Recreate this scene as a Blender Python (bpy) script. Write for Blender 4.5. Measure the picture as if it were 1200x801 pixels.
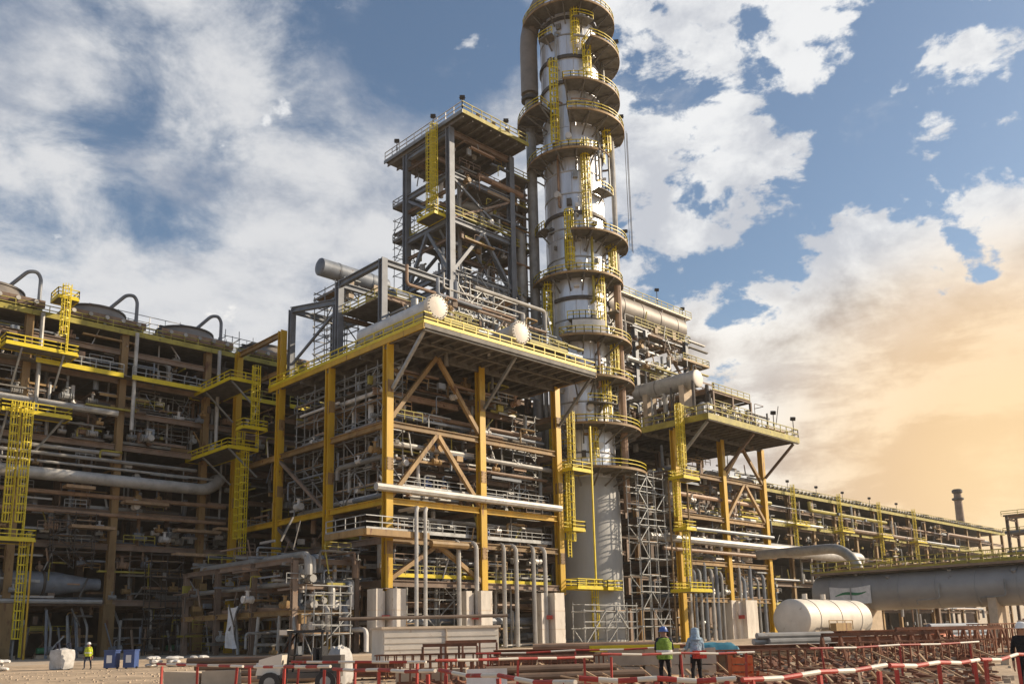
import bpy, bmesh, math, random
from mathutils import Vector, Matrix, noise
random.seed(11)
rnd = random.random
def U(a, b): return a + (b - a) * rnd()
PI = math.pi
for o in list(bpy.data.objects): bpy.data.objects.remove(o)
sc = bpy.context.scene
COL = sc.collection

# ---------------------------------------------------------------- camera
cd = bpy.data.cameras.new('camera'); cam = bpy.data.objects.new('camera', cd); COL.objects.link(cam)
cd.sensor_width = 36; cd.lens = 30.9; cd.shift_y = 0.1204; cd.clip_start = 0.5; cd.clip_end = 9000
_y, _p, _r = math.radians(44.2), math.radians(11), math.radians(1.25)
_F = Vector((math.sin(_y), math.cos(_y), 0)); _R = Vector((math.cos(_y), -math.sin(_y), 0)); _Z = Vector((0, 0, 1))
_fw = _F * math.cos(_p) + _Z * math.sin(_p); _up = -_F * math.sin(_p) + _Z * math.cos(_p)
_ri = _R * math.cos(_r) - _up * math.sin(_r); _ui = _R * math.sin(_r) + _up * math.cos(_r)
m = Matrix.Identity(4)
for i in range(3): m[i][0], m[i][1], m[i][2] = _ri[i], _ui[i], -_fw[i]
m[2][3] = 1.6
cam.matrix_world = m; sc.camera = cam
sc.view_settings.view_transform = 'Standard'; sc.view_settings.look = 'None'
sc.view_settings.exposure = 0.4; sc.view_settings.gamma = 1.0
sc.render.resolution_x = 1024; sc.render.resolution_y = 683

# ---------------------------------------------------------------- sun and sky
SUN_AZ, SUN_EL = math.radians(124), math.radians(27)          # azimuth clockwise from +Y
sd = bpy.data.lights.new('sun', 'SUN'); sun = bpy.data.objects.new('sun', sd); COL.objects.link(sun)
sd.energy = 4.7; sd.angle = math.radians(0.6); sd.color = (1.0, 0.83, 0.62)
sdir = Vector((math.sin(SUN_AZ) * math.cos(SUN_EL), math.cos(SUN_AZ) * math.cos(SUN_EL), math.sin(SUN_EL)))
sun.rotation_euler = sdir.to_track_quat('Z', 'Y').to_euler()
sun.location = (60, -60, 120)

W = bpy.data.worlds.new('World'); sc.world = W; W.use_nodes = True
wn, wl = W.node_tree.nodes, W.node_tree.links
wn.clear()
def N(t, **k):
    n = wn.new(t)
    for a, b in k.items(): setattr(n, a, b)
    return n
def MATH(op, a, b=None, c=None, clamp=False):
    n = N('ShaderNodeMath', operation=op, use_clamp=clamp)
    for i, v in enumerate((a, b, c)):
        if v is None: continue
        if isinstance(v, (int, float)): n.inputs[i].default_value = v
        else: wl.new(v, n.inputs[i])
    return n.outputs[0]
def MR(v, a, b, c=0.0, d=1.0, smooth=True):
    n = N('ShaderNodeMapRange'); n.interpolation_type = 'SMOOTHSTEP' if smooth else 'LINEAR'
    wl.new(v, n.inputs[0])
    for i, x in enumerate((a, b, c, d)): n.inputs[i + 1].default_value = x
    return n.outputs[0]
def MIXC(f, a, b):
    n = N('ShaderNodeMix', data_type='RGBA')
    if isinstance(f, (int, float)): n.inputs[0].default_value = f
    else: wl.new(f, n.inputs[0])
    for i, v in ((6, a), (7, b)):
        if isinstance(v, tuple): n.inputs[i].default_value = v + (1,)
        else: wl.new(v, n.inputs[i])
    return n.outputs[2]
tc = N('ShaderNodeTexCoord'); DIR = tc.outputs['Generated']
sky = N('ShaderNodeTexSky'); sky.sky_type = 'NISHITA'; sky.sun_disc = False
sky.sun_elevation = SUN_EL; sky.sun_rotation = SUN_AZ; sky.air_density = 1.0; sky.dust_density = 1.2; sky.ozone_density = 2.0
def dotp(v):
    n = N('ShaderNodeVectorMath', operation='DOT_PRODUCT'); wl.new(DIR, n.inputs[0]); n.inputs[1].default_value = v
    return n.outputs['Value']
def blob(v, r_in, r_out, w):
    """smooth bump of weight w round direction v (radii in degrees)"""
    return MR(dotp(v), math.cos(math.radians(r_out)), math.cos(math.radians(r_in)), 0.0, w)
def SUMV(l):
    s = l[0]
    for x in l[1:]: s = MATH('ADD', s, x)
    return s
mp = N('ShaderNodeMapping'); mp.inputs['Scale'].default_value = (1, 1, 1.7); wl.new(DIR, mp.inputs['Vector'])
def NOISE(scale, det, rough, dist=0.0, off=(0, 0, 0)):
    v = mp.outputs[0]
    if off != (0, 0, 0):
        a = N('ShaderNodeVectorMath', operation='ADD'); wl.new(v, a.inputs[0]); a.inputs[1].default_value = off; v = a.outputs[0]
    n = N('ShaderNodeTexNoise'); wl.new(v, n.inputs['Vector'])
    n.inputs['Scale'].default_value = scale; n.inputs['Detail'].default_value = det
    n.inputs['Roughness'].default_value = rough; n.inputs['Distortion'].default_value = dist
    return n.outputs['Fac']
def BOOST(v, k): return MATH('MULTIPLY_ADD', v, k, .5 - .5 * k)
n_puff = BOOST(NOISE(11.0, 11, 0.60, 0.15), 2.5)
n_soft = BOOST(NOISE(6.6, 11, 0.64, 0.25, (3.1, 1.7, 0.4)), 2.5)
mp2 = N('ShaderNodeMapping'); mp2.inputs['Scale'].default_value = (1, 1, 4.5); wl.new(DIR, mp2.inputs['Vector'])
ns = N('ShaderNodeTexNoise'); wl.new(mp2.outputs[0], ns.inputs['Vector']); ns.inputs['Scale'].default_value = 4.4; ns.inputs['Detail'].default_value = 9; ns.inputs['Roughness'].default_value = .6; ns.inputs['Distortion'].default_value = .35
n_streak = MATH('ADD', MATH('MULTIPLY', ns.outputs['Fac'], .62), MATH('MULTIPLY', NOISE(13.0, 9, .62, .2, (2.2, 4.1, 9.0)), .38))                                    # layered stratus low in the sky
n_shade = NOISE(6.0, 8, 0.62, 0.2, (7.3, 2.2, 5.0))
def MAXV(l):
    r = l[0]
    for x in l[1:]: r = MATH('MAXIMUM', r, x)
    return r
# cumulus to the right of the column, each bank at its own bearing and height
cov_p = MAXV([blob((0.692, 0.427, 0.582), 2, 11, .54), blob((0.736, 0.349, 0.580), 1, 7, .42), blob((0.721, 0.521, 0.457), 3, 9, .56),
              blob((0.700, 0.490, 0.517), 2, 10, .44), blob((0.764, 0.431, 0.480), 1, 6, .58), blob((0.785, 0.271, 0.557), 0, 5, .38),
              blob((0.810, 0.213, 0.546), 0, 5, .36), blob((0.826, 0.288, 0.484), 0, 5, .30), blob((0.860, 0.278, 0.429), 0, 5, .28),
              blob((0.905, 0.205, 0.370), 2, 8, .66), blob((0.880, 0.321, 0.335), 3, 9, .72), blob((0.848, 0.434, 0.270), 4, 12, .80),
              blob((0.90, 0.36, 0.14), 13, 23, 1.0), blob((0.80, 0.57, 0.16), 8, 18, .75), blob((0.61, 0.57, 0.54), 1, 7, .50), blob((0.64, 0.62, 0.44), 3, 10, .62)])
den_p = MR(MATH('ADD', n_puff, cov_p), 0.86, 1.06)
# soft grey overcast to the left, thinning in places
cov_s = SUMV([MAXV([blob((0.377, 0.828, 0.415), 10, 34, .50), blob((0.479, 0.627, 0.615), 2, 10, .50), blob((0.246, 0.842, 0.480), 1, 6, .5),
              blob((0.294, 0.796, 0.530), 1, 6, .46), blob((0.55, 0.78, 0.30), 8, 22, .66), blob((0.2, 0.95, 0.25), 10, 30, .6)]),
              blob((0.232, 0.873, 0.429), 1, 7, -.34), blob((0.325, 0.821, 0.470), 1, 7, -.30), blob((0.439, 0.687, 0.579), 1, 7, -.38), blob((0.515, 0.609, 0.603), 1, 6, -.55),
              blob((0.86, 0.33, 0.46), 6, 18, -.25)])
den_s = MR(MATH('ADD', MATH('MULTIPLY', n_soft, .8), cov_s), 0.34, 0.92)
low = MR(dotp((0, 0, 1)), 0.05, 0.36, 0.95, 0.0)               # the cloud deck thickens towards the horizon
den_s = MATH('MAXIMUM', den_s, MATH('MULTIPLY', low, MR(n_soft, 0.0, 0.6, .55, 1.0)))
glow = MR(dotp((0.950, 0.262, 0.110)), 0.940, 0.999)            # evening side
glow2 = MR(dotp((0.962, 0.240, 0.125)), 0.955, 1.0)
SK = 0.1
def c10(r, g, b): return (r * .84 / SK, g * .84 / SK, b * .84 / SK)
lowb = MR(dotp((0, 0, 1)), 0.15, 0.60, 1.0, 0.0)
c_soft = MIXC(MR(MATH('ADD', n_shade, MATH('MULTIPLY', lowb, .12)), 0.37, 0.64), c10(.30, .345, .43), c10(.66, .67, .69))
z_up = dotp((0, 0, 1))
body = MR(MATH('ADD', MATH('MULTIPLY', n_puff, .7), cov_p), 0.85, 1.35)          # 0 at the thin bright rim, 1 in the thick of the cloud
tex = MATH('MULTIPLY', body, MR(n_shade, .62, .36, 0.0, 1.0))
c_cool = MIXC(MATH('MAXIMUM', tex, MR(n_shade, .60, .40, 0.0, .7)), c10(.80, .81, .82), c10(.40, .43, .50))
c_mid = MIXC(tex, c10(.92, .89, .84), c10(.44, .39, .35))
bz = MATH('ADD', z_up, MATH('MULTIPLY_ADD', n_soft, .05, -.025))
band = MATH('SINE', MATH('MULTIPLY', MATH('SUBTRACT', bz, .205), 2 * PI / .14))  # stratus lying in layers above the horizon
n_streak = MATH('ADD', n_streak, MATH('MULTIPLY', band, .065))
warm = MIXC(MR(n_streak, 0.42, 0.55), c10(.58, .43, .31), c10(1.0, .84, .62))
c_puff = MIXC(MR(z_up, .30, .40, 0.0, 1.0), c_mid, c_cool)
lowc = MIXC(MR(n_streak, .40, .57), c10(.50, .45, .42), c10(.88, .85, .80))
c_puff = MIXC(MR(z_up, .24, .33, .85, 0.0), c_puff, lowc)
c_puff = MIXC(MATH('MULTIPLY', glow, 0.9), c_puff, warm)
c_puff = MIXC(MATH('MULTIPLY', glow2, 0.7), c_puff, c10(.98, .66, .33))
glow3 = MR(dotp((0.957, 0.245, 0.120)), 0.984, 1.0)
c_puff = MIXC(MATH('MULTIPLY', glow3, 0.6), c_puff, c10(1.08, .80, .44))
c_soft = MIXC(MATH('MULTIPLY', glow, 0.8), c_soft, warm)
tint = N('ShaderNodeMix', data_type='RGBA', blend_type='MULTIPLY'); tint.inputs[0].default_value = 1
wl.new(sky.outputs[0], tint.inputs[6]); tint.inputs[7].default_value = (0.98, 1.0, 0.96, 1)
c1 = MIXC(den_s, tint.outputs[2], c_soft)
c2 = MIXC(den_p, c1, c_puff)
bg = N('ShaderNodeBackground'); bg.inputs['Strength'].default_value = SK; wl.new(c2, bg.inputs['Color'])
out = N('ShaderNodeOutputWorld'); wl.new(bg.outputs[0], out.inputs['Surface'])

# ---------------------------------------------------------------- materials
def mat(name, col, rough=0.55, metal=0.0, var=0.25, scale=0.6, rust=0.0, rustcol=(.13, .055, .025), bump=0.15, streak=False, objvar=0.0):
    mt = bpy.data.materials.new(name); mt.use_nodes = True
    n, l = mt.node_tree.nodes, mt.node_tree.links
    b = n['Principled BSDF']; b.inputs['Roughness'].default_value = rough; b.inputs['Metallic'].default_value = metal
    g = n.new('ShaderNodeNewGeometry')
    mpp = n.new('ShaderNodeMapping'); mpp.inputs['Scale'].default_value = (1, 1, .25 if streak else 1); l.new(g.outputs['Position'], mpp.inputs['Vector'])
    t = n.new('ShaderNodeTexNoise'); t.inputs['Scale'].default_value = scale; t.inputs['Detail'].default_value = 7; t.inputs['Roughness'].default_value = .62
    l.new(mpp.outputs[0], t.inputs['Vector'])
    mr = n.new('ShaderNodeMapRange'); mr.inputs[1].default_value = .3; mr.inputs[2].default_value = .7
    mr.inputs[3].default_value = 1 - var; mr.inputs[4].default_value = 1 + var; l.new(t.outputs['Fac'], mr.inputs[0])
    hs = n.new('ShaderNodeHueSaturation'); hs.inputs['Color'].default_value = tuple(col) + (1,)
    fac = mr.outputs[0]
    if objvar:
        oi = n.new('ShaderNodeObjectInfo'); m2 = n.new('ShaderNodeMapRange'); l.new(oi.outputs['Random'], m2.inputs[0])
        m2.inputs[3].default_value = 1 - objvar; m2.inputs[4].default_value = 1 + objvar
        mm = n.new('ShaderNodeMath'); mm.operation = 'MULTIPLY'; l.new(fac, mm.inputs[0]); l.new(m2.outputs[0], mm.inputs[1]); fac = mm.outputs[0]
    l.new(fac, hs.inputs['Value'])
    cout = hs.outputs['Color']
    if rust:
        t2 = n.new('ShaderNodeTexNoise'); t2.inputs['Scale'].default_value = scale * 2.3; t2.inputs['Detail'].default_value = 9; t2.inputs['Roughness'].default_value = .7
        l.new(mpp.outputs[0], t2.inputs['Vector'])
        r2 = n.new('ShaderNodeMapRange'); r2.interpolation_type = 'SMOOTHSTEP'; r2.inputs[1].default_value = .66 - rust * .3; r2.inputs[2].default_value = .74 - rust * .2
        l.new(t2.outputs['Fac'], r2.inputs[0])
        mx = n.new('ShaderNodeMix'); mx.data_type = 'RGBA'; l.new(r2.outputs[0], mx.inputs[0]); l.new(cout, mx.inputs[6]); mx.inputs[7].default_value = tuple(rustcol) + (1,)
        cout = mx.outputs[2]
    l.new(cout, b.inputs['Base Color'])
    if bump:
        bp = n.new('ShaderNodeBump'); bp.inputs['Strength'].default_value = bump; bp.inputs['Distance'].default_value = .1
        l.new(t.outputs['Fac'], bp.inputs['Height']); l.new(bp.outputs[0], b.inputs['Normal'])
    return mt
M = {
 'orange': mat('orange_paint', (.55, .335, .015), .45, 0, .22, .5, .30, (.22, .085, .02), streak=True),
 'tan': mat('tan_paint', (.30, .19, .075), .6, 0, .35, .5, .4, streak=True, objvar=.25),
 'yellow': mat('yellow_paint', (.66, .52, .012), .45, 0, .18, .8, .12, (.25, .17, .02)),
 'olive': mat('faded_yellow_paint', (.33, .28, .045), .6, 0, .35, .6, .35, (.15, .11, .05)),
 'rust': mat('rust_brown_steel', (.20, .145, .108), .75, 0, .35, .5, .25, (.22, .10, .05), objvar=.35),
 'dark': mat('dark_steel', (.085, .075, .066), .6, .1, .35, .5, .2, objvar=.3),
 'grey': mat('grey_primer_steel', (.17, .185, .21), .55, .1, .25, .5, .22, (.10, .07, .05)),
 'galv': mat('galvanised_steel', (.29, .295, .29), .5, .3, .3, .9, .22, (.20, .14, .09), objvar=.25),
 'clad': mat('aluminium_cladding', (.68, .69, .72), .32, .5, .24, .45, .12, (.33, .28, .22), streak=True),
 'cladw': mat('pale_insulation', (.62, .60, .57), .5, .1, .2, .7, .12, (.3, .24, .17)),
 'pipe': mat('pale_grey_pipe', (.34, .33, .31), .5, .2, .28, .6, .2, (.2, .14, .09), objvar=.35),
 'pipeb': mat('brown_pipe', (.24, .155, .10), .6, 0, .35, .6, .3, objvar=.45),
 'pipeg': mat('blue_grey_pipe', (.17, .19, .22), .5, .1, .25, .6, .15, objvar=.3),
 'grate': mat('steel_grating', (.155, .145, .13), .7, .1, .35, 1.1, .2, objvar=.2),
 'skirt': mat('grey_skirt_paint', (.37, .375, .37), .6, 0, .16, .35, .10, (.20, .18, .15), streak=True),
 'conc': mat('pale_fireproofing', (.62, .57, .50), .85, 0, .2, .9, .3, (.40, .33, .25), streak=True),
 'white': mat('white_paint', (.66, .60, .51), .55, 0, .14, .6, .14, (.42, .33, .24)),
 'red': mat('red_paint', (.36, .04, .028), .6, 0, .3, 2., .25, (.33, .2, .14)),
 'orangered': mat('orange_red_plastic', (.62, .14, .04), .6, 0, .3, 2.),
 'rebar': mat('red_brown_rust', (.23, .10, .055), .85, 0, .4, 1.5, .3, (.33, .17, .09), objvar=.35),
 'timber': mat('site_timber', (.40, .27, .16), .85, 0, .3, 1.5, 0, objvar=.3),
 'block': mat('beige_precast', (.52, .42, .31), .9, 0, .18, 1.2, .1, (.35, .25, .17), objvar=.2),
 'black': mat('black_paint', (.02, .02, .022), .5, 0, .2, 2),
 'blue': mat('blue_plastic', (.035, .07, .20), .5, 0, .2, 2),
 'teal': mat('teal_tarpaulin', (.03, .17, .24), .6, 0, .2, 2),
 'cloth': mat('white_cloth', (.70, .69, .68), .9, 0, .15, 2),
 'sack': mat('white_woven_sack', (.55, .53, .50), .9, 0, .25, 3, objvar=.2),
 'glass': mat('dark_glass', (.02, .025, .03), .08, 0, .1, 1, bump=0),
 'vessel': mat('grey_vessel_paint', (.30, .295, .29), .45, .15, .16, .25, .10, (.16, .13, .11)),
 'brownv': mat('brown_vessel_insulation', (.21, .185, .16), .55, .15, .25, .35, .2, (.13, .09, .06)),
 'green': mat('green_paint', (.03, .20, .09), .5),
 'skin': mat('skin', (.30, .16, .10), .6, 0, .05), 'navy': mat('navy_cloth', (.018, .022, .045), .9, 0, .4, 9, bump=.9),
 'blackcloth': mat('black_cloth', (.012, .012, .014), .9, 0, .4, 9, bump=.9), 'hiviz': mat('hi_vis_yellow_cloth', (.50, .56, .03), .8, 0, .4, 9, bump=.9),
 'hivizg': mat('hi_vis_green_cloth', (.20, .31, .04), .8, 0, .4, 9, bump=.9), 'paleblue': mat('pale_blue_cloth', (.30, .40, .50), .9, 0, .4, 9, bump=.9),
 'redcloth': mat('red_cloth', (.60, .05, .03), .8, 0, .4, 9, bump=.9), 'helmb': mat('blue_helmet_plastic', (.05, .10, .30), .35), 'helmw': mat('white_helmet_plastic', (.7, .7, .68), .35),
}
def ground_mat():
    mt = mat('sand_ground', (.43, .32, .21), .95, 0, .34, .30, .12, (.27, .19, .12), bump=0)
    n, l = mt.node_tree.nodes, mt.node_tree.links; b = n['Principled BSDF']
    g = n.new('ShaderNodeNewGeometry'); t = n.new('ShaderNodeTexNoise'); t.inputs['Scale'].default_value = 2.2; t.inputs['Detail'].default_value = 10
    l.new(g.outputs['Position'], t.inputs['Vector']); bp = n.new('ShaderNodeBump'); bp.inputs['Strength'].default_value = .6; bp.inputs['Distance'].default_value = .15
    wv = n.new('ShaderNodeTexWave'); wv.bands_direction = 'DIAGONAL'; wv.inputs['Scale'].default_value = .22; wv.inputs['Distortion'].default_value = 9; wv.inputs['Detail'].default_value = 3; wv.inputs['Detail Scale'].default_value = .6
    l.new(g.outputs['Position'], wv.inputs['Vector']); ad = n.new('ShaderNodeMath'); ad.operation = 'MULTIPLY_ADD'; l.new(wv.outputs['Fac'], ad.inputs[0]); ad.inputs[1].default_value = .8; l.new(t.outputs['Fac'], ad.inputs[2])
    l.new(ad.outputs[0], bp.inputs['Height']); l.new(bp.outputs[0], b.inputs['Normal'])
    return mt
M['sand'] = ground_mat()

# ---------------------------------------------------------------- mesh builder
class MB:
    def __init__(s): s.v = []; s.f = []
    def add(s, vs, fs):
        o = len(s.v); s.v += [tuple(p) for p in vs]; s.f += [tuple(i + o for i in q) for q in fs]; return s
    def box(s, c, d, rz=0.0):
        x, y, z = d[0] / 2, d[1] / 2, d[2] / 2; ca, sa = math.cos(rz), math.sin(rz)
        vs = [(c[0] + a * x * ca - b * y * sa, c[1] + a * x * sa + b * y * ca, c[2] + e * z) for e in (-1, 1) for a, b in ((-1, -1), (1, -1), (1, 1), (-1, 1))]
        return s.add(vs, [(3, 2, 1, 0), (4, 5, 6, 7), (0, 1, 5, 4), (1, 2, 6, 5), (2, 3, 7, 6), (3, 0, 4, 7)])
    def bx(s, x0, x1, y0, y1, z0, z1): return s.box(((x0 + x1) / 2, (y0 + y1) / 2, (z0 + z1) / 2), (x1 - x0, y1 - y0, z1 - z0))
    def bar(s, p, q, w, h=None, off=(0, 0)):
        h = h or w; p = Vector(p); q = Vector(q); d = (q - p).normalized()
        a = d.cross(Vector((0, 0, 1)))
        if a.length < 1e-3: a = Vector((1, 0, 0))
        a.normalize(); b = a.cross(d).normalized()
        sh = a * off[0] + b * off[1]
        vs = [e + sh + a * (i * w / 2) + b * (j * h / 2) for e in (p, q) for i, j in ((-1, -1), (1, -1), (1, 1), (-1, 1))]
        return s.add(vs, [(3, 2, 1, 0), (4, 5, 6, 7), (0, 1, 5, 4), (1, 2, 6, 5), (2, 3, 7, 6), (3, 0, 4, 7)])
    def ibeam(s, p, q, w, h):
        t = h * .14
        s.bar(p, q, w, t, (0, h / 2 - t / 2)); s.bar(p, q, w, t, (0, -h / 2 + t / 2)); return s.bar(p, q, w * .16, h - 2 * t + .004)
    def icol(s, x, y, z0, z1, w, t=.16):
        s.bx(x - w / 2, x + w / 2, y - w / 2, y - w / 2 + t, z0, z1); s.bx(x - w / 2, x + w / 2, y + w / 2 - t, y + w / 2, z0, z1)
        return s.bx(x - t / 2, x + t / 2, y - w / 2 + t, y + w / 2 - t, z0, z1)
    def tube(s, p, q, r, n=8, r2=None, cap=True):
        p = Vector(p); q = Vector(q); r2 = r if r2 is None else r2; d = (q - p).normalized()
        a = d.orthogonal().normalized(); b = d.cross(a)
        vs = []
        for e, rr in ((p, r), (q, r2)):
            for i in range(n):
                t = 2 * PI * i / n; vs.append(e + a * (rr * math.cos(t)) + b * (rr * math.sin(t)))
        fs = [(i, (i + 1) % n, n + (i + 1) % n, n + i) for i in range(n)]
        if cap: fs += [tuple(range(n - 1, -1, -1)), tuple(range(n, 2 * n))]
        return s.add(vs, fs)
    def path(s, pts, r, n=8, bend=None):
        pts = [Vector(p) for p in pts]; bend = bend or r * 2.5; P = [pts[0]]
        for i in range(1, len(pts) - 1):
            a, b, c = pts[i - 1], pts[i], pts[i + 1]
            u = (a - b); w = (c - b); k = min(bend, u.length * .48, w.length * .48)
            u.normalize(); w.normalize()
            if abs(u.dot(w)) > .999: P.append(b); continue
            for t in (0, .25, .5, .75, 1): P.append((b + u * k) * (1 - t) ** 2 + b * 2 * t * (1 - t) + (b + w * k) * t * t)
        P.append(pts[-1]); L = len(P); vs = []; ref = None
        for i in range(L):
            d = (P[min(i + 1, L - 1)] - P[max(i - 1, 0)]).normalized()
            if ref is None: ref = d.orthogonal().normalized()
            ref = (ref - d * ref.dot(d)).normalized(); b = d.cross(ref)
            for k in range(n):
                t = 2 * PI * k / n; vs.append(P[i] + ref * (r * math.cos(t)) + b * (r * math.sin(t)))
        fs = [(i * n + k, i * n + (k + 1) % n, (i + 1) * n + (k + 1) % n, (i + 1) * n + k) for i in range(L - 1) for k in range(n)]
        fs += [tuple(range(n - 1, -1, -1)), tuple(range((L - 1) * n, L * n))]
        return s.add(vs, fs)
    def lathe(s, prof, c, n=32, axis='Z'):
        """profile of (radius, along) pairs turned round an axis through c"""
        vs = []; L = len(prof)
        for r, z in prof:
            for i in range(n):
                t = 2 * PI * i / n; x, y = r * math.cos(t), r * math.sin(t)
                vs.append({'Z': (c[0] + x, c[1] + y, c[2] + z), 'X': (c[0] + z, c[1] + x, c[2] + y), 'Y': (c[0] + y, c[1] + z, c[2] + x)}[axis])
        fs = [(j * n + i, j * n + (i + 1) % n, (j + 1) * n + (i + 1) % n, (j + 1) * n + i) for j in range(L - 1) for i in range(n)]
        fs += [tuple(range(n - 1, -1, -1)), tuple(range((L - 1) * n, L * n))]
        return s.add(vs, fs)
    def sector(s, c, ri, ro, a0, a1, z0, z1, n=20):
        vs = []
        for i in range(n + 1):
            a = a0 + (a1 - a0) * i / n; ca, sa = math.cos(a), math.sin(a)
            vs += [(c[0] + ri * ca, c[1] + ri * sa, z0), (c[0] + ro * ca, c[1] + ro * sa, z0), (c[0] + ro * ca, c[1] + ro * sa, z1), (c[0] + ri * ca, c[1] + ri * sa, z1)]
        fs = [(3, 2, 1, 0), tuple(4 * n + k for k in range(4))]
        for i in range(n):
            for k in range(4): fs.append((4 * i + k, 4 * i + (k + 1) % 4, 4 * i + 4 + (k + 1) % 4, 4 * i + 4 + k))
        return s.add(vs, fs)
    def head(s, c, r, sgn, axis, n=24, depth=.5):
        """dished end of a vessel"""
        prof = [(r * math.cos(t), sgn * r * depth * math.sin(t)) for t in [PI / 2 * k / 6 for k in range(7)]]
        prof[-1] = (r * .02, prof[-1][1]); return s.lathe(prof, c, n, axis)
    def build(s, name, material, parent=None, kind=None, label=None):
        me = bpy.data.meshes.new(name)
        org = ORG.get(parent.name, (0, 0, 0)) if parent else (0, 0, 0)
        me.from_pydata([(a[0] - org[0], a[1] - org[1], a[2] - org[2]) for a in s.v], [], s.f)
        bm = bmesh.new(); bm.from_mesh(me); bmesh.ops.recalc_face_normals(bm, faces=bm.faces); bm.to_mesh(me); bm.free()
        me.polygons.foreach_set('use_smooth', [True] * len(me.polygons)); me.set_sharp_from_angle(angle=math.radians(32))
        me.materials.append(M[material] if isinstance(material, str) else material)
        o = bpy.data.objects.new(name, me); COL.objects.link(o)
        if parent: o.parent = parent; ORG[o.name] = org
        if kind: o['kind'] = kind
        if label: o['label'] = label
        return o
ORG = {}
def thing(name, label, cat, loc=(0, 0, 0), group=None):
    o = bpy.data.objects.new(name, None); COL.objects.link(o); o.location = loc; o.empty_display_size = .5
    o['label'] = label; o['category'] = cat
    if group: o['group'] = group
    ORG[o.name] = tuple(loc); return o
def tag(o, label, cat, group=None):
    o['label'] = label; o['category'] = cat
    if group: o['group'] = group
    return o
def copy_tree(o, loc, label, group, par=None):
    c = o.copy(); COL.objects.link(c)
    if par: c.parent = par
    else: c.location = loc; c['label'] = label; c['group'] = group; ORG[c.name] = tuple(loc)
    for ch in list(o.children): copy_tree(ch, None, None, None, c)
    return c

def soft_box(c, d, amp, seed, rot=0.0, pinch=.0):
    """lumpy soft-sided bag: a cut-up box rounded and pushed in and out by noise"""
    bm = bmesh.new(); bmesh.ops.create_cube(bm, size=2); bmesh.ops.subdivide_edges(bm, edges=bm.edges[:], cuts=6, use_grid_fill=True)
    b = MB(); bm.verts.ensure_lookup_table(); ca, sa = math.cos(rot), math.sin(rot)
    for v in bm.verts:
        p = v.co.copy(); q = p.normalized() * 1.25; p = p.lerp(q, .38); n_ = noise.noise((p.x * 1.7 + seed, p.y * 1.7, p.z * 1.7)) + .5 * noise.noise((p.x * 4 + seed, p.y * 4, p.z * 4))
        p *= 1 + amp * n_; k = 1 - pinch * max(0, p.z) ** 2
        x, y, z = p.x * d[0] / 2 * k, p.y * d[1] / 2 * k, p.z * d[2] / 2
        b.v.append((c[0] + x * ca - y * sa, c[1] + x * sa + y * ca, c[2] + z))
    b.f = [tuple(v.index for v in f.verts) for f in bm.faces]; bm.free(); return b
# ---------------------------------------------------------------- shared sub-builders
def rail(pts, h=1.15, r=.075, step=2.0, toe=True):
    b = MB(); pts = [Vector(p) for p in pts]
    for a, c in zip(pts[:-1], pts[1:]):
        L = (c - a).length; k = max(1, int(round(L / step)))
        for i in range(k + 1):
            p = a + (c - a) * (i / k); b.bar(p, p + Vector((0, 0, h)), r * 1.3)
        for f in (1.0, .52): b.bar(a + Vector((0, 0, h * f)), c + Vector((0, 0, h * f)), r * 1.5)
        if toe: b.bar(a + Vector((0, 0, .12)), c + Vector((0, 0, .12)), .05, .24)
    return b
def ladder_parts(parent, p, z0, z1, ang, cage=True, matn='yellow', R=.52, tk=1.0):
    """vertical ladder at p, its climbing side facing along ang"""
    x, y = p; d = Vector((math.cos(ang), math.sin(ang), 0)); t = Vector((-d.y, d.x, 0)); c = Vector((x, y, 0))
    b = MB()
    for s in (-.3, .3): b.bar(c + t * s + Vector((0, 0, z0)), c + t * s + Vector((0, 0, z1 + 1.1)), .12, .1)
    z = z0 + .3
    while z < z1: b.bar(c - t * .3 + Vector((0, 0, z)), c + t * .3 + Vector((0, 0, z)), .06); z += .42
    o = b.build('ladder', matn, parent)
    if cage:
        b = MB(); z = z0 + 2.2; n = 7
        pts = [d * (.5 + R * math.cos(a)) + t * (R * math.sin(a)) for a in [(-.72 + 1.44 * i / n) * PI for i in range(n + 1)]]
        while z < z1 + 1.2:
            for a, e in zip(pts[:-1], pts[1:]): b.bar(c + a + Vector((0, 0, z)), c + e + Vector((0, 0, z)), .07 * tk, .13 * tk)
            z += 1.1
        for q in pts[1:-1:1]: b.bar(c + q + Vector((0, 0, z0 + 2.2)), c + q + Vector((0, 0, z1 + 1.1)), .07 * tk)
        b.build('safety_cage', matn, parent)
def platform_box(parent, x0, x1, y0, y1, z, railmat='yellow', sides='WSEN', brackets=None, edge=None):
    MB().bx(x0, x1, y0, y1, z - .16, z).build('platform_floor', 'grate', parent)
    b = MB()
    for a, c in (((x0, y0), (x1, y0)), ((x1, y0), (x1, y1)), ((x1, y1), (x0, y1)), ((x0, y1), (x0, y0))):
        b.bar((a[0], a[1], z - .1), (c[0], c[1], z - .1), .14, .34)
    b.build('edge_beam', edge or railmat, parent)
    P = {'S': ((x0, y0, z), (x1, y0, z)), 'E': ((x1, y0, z), (x1, y1, z)), 'N': ((x1, y1, z), (x0, y1, z)), 'W': ((x0, y1, z), (x0, y0, z))}
    b = MB()
    for s in sides: q = rail([P[s][0], P[s][1]]); b.add(q.v, q.f)
    b.build('handrail', railmat, parent)
    if brackets:
        for p, q in brackets: MB().bar(p, q, .22).build('bracket', 'galv', parent)
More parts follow.
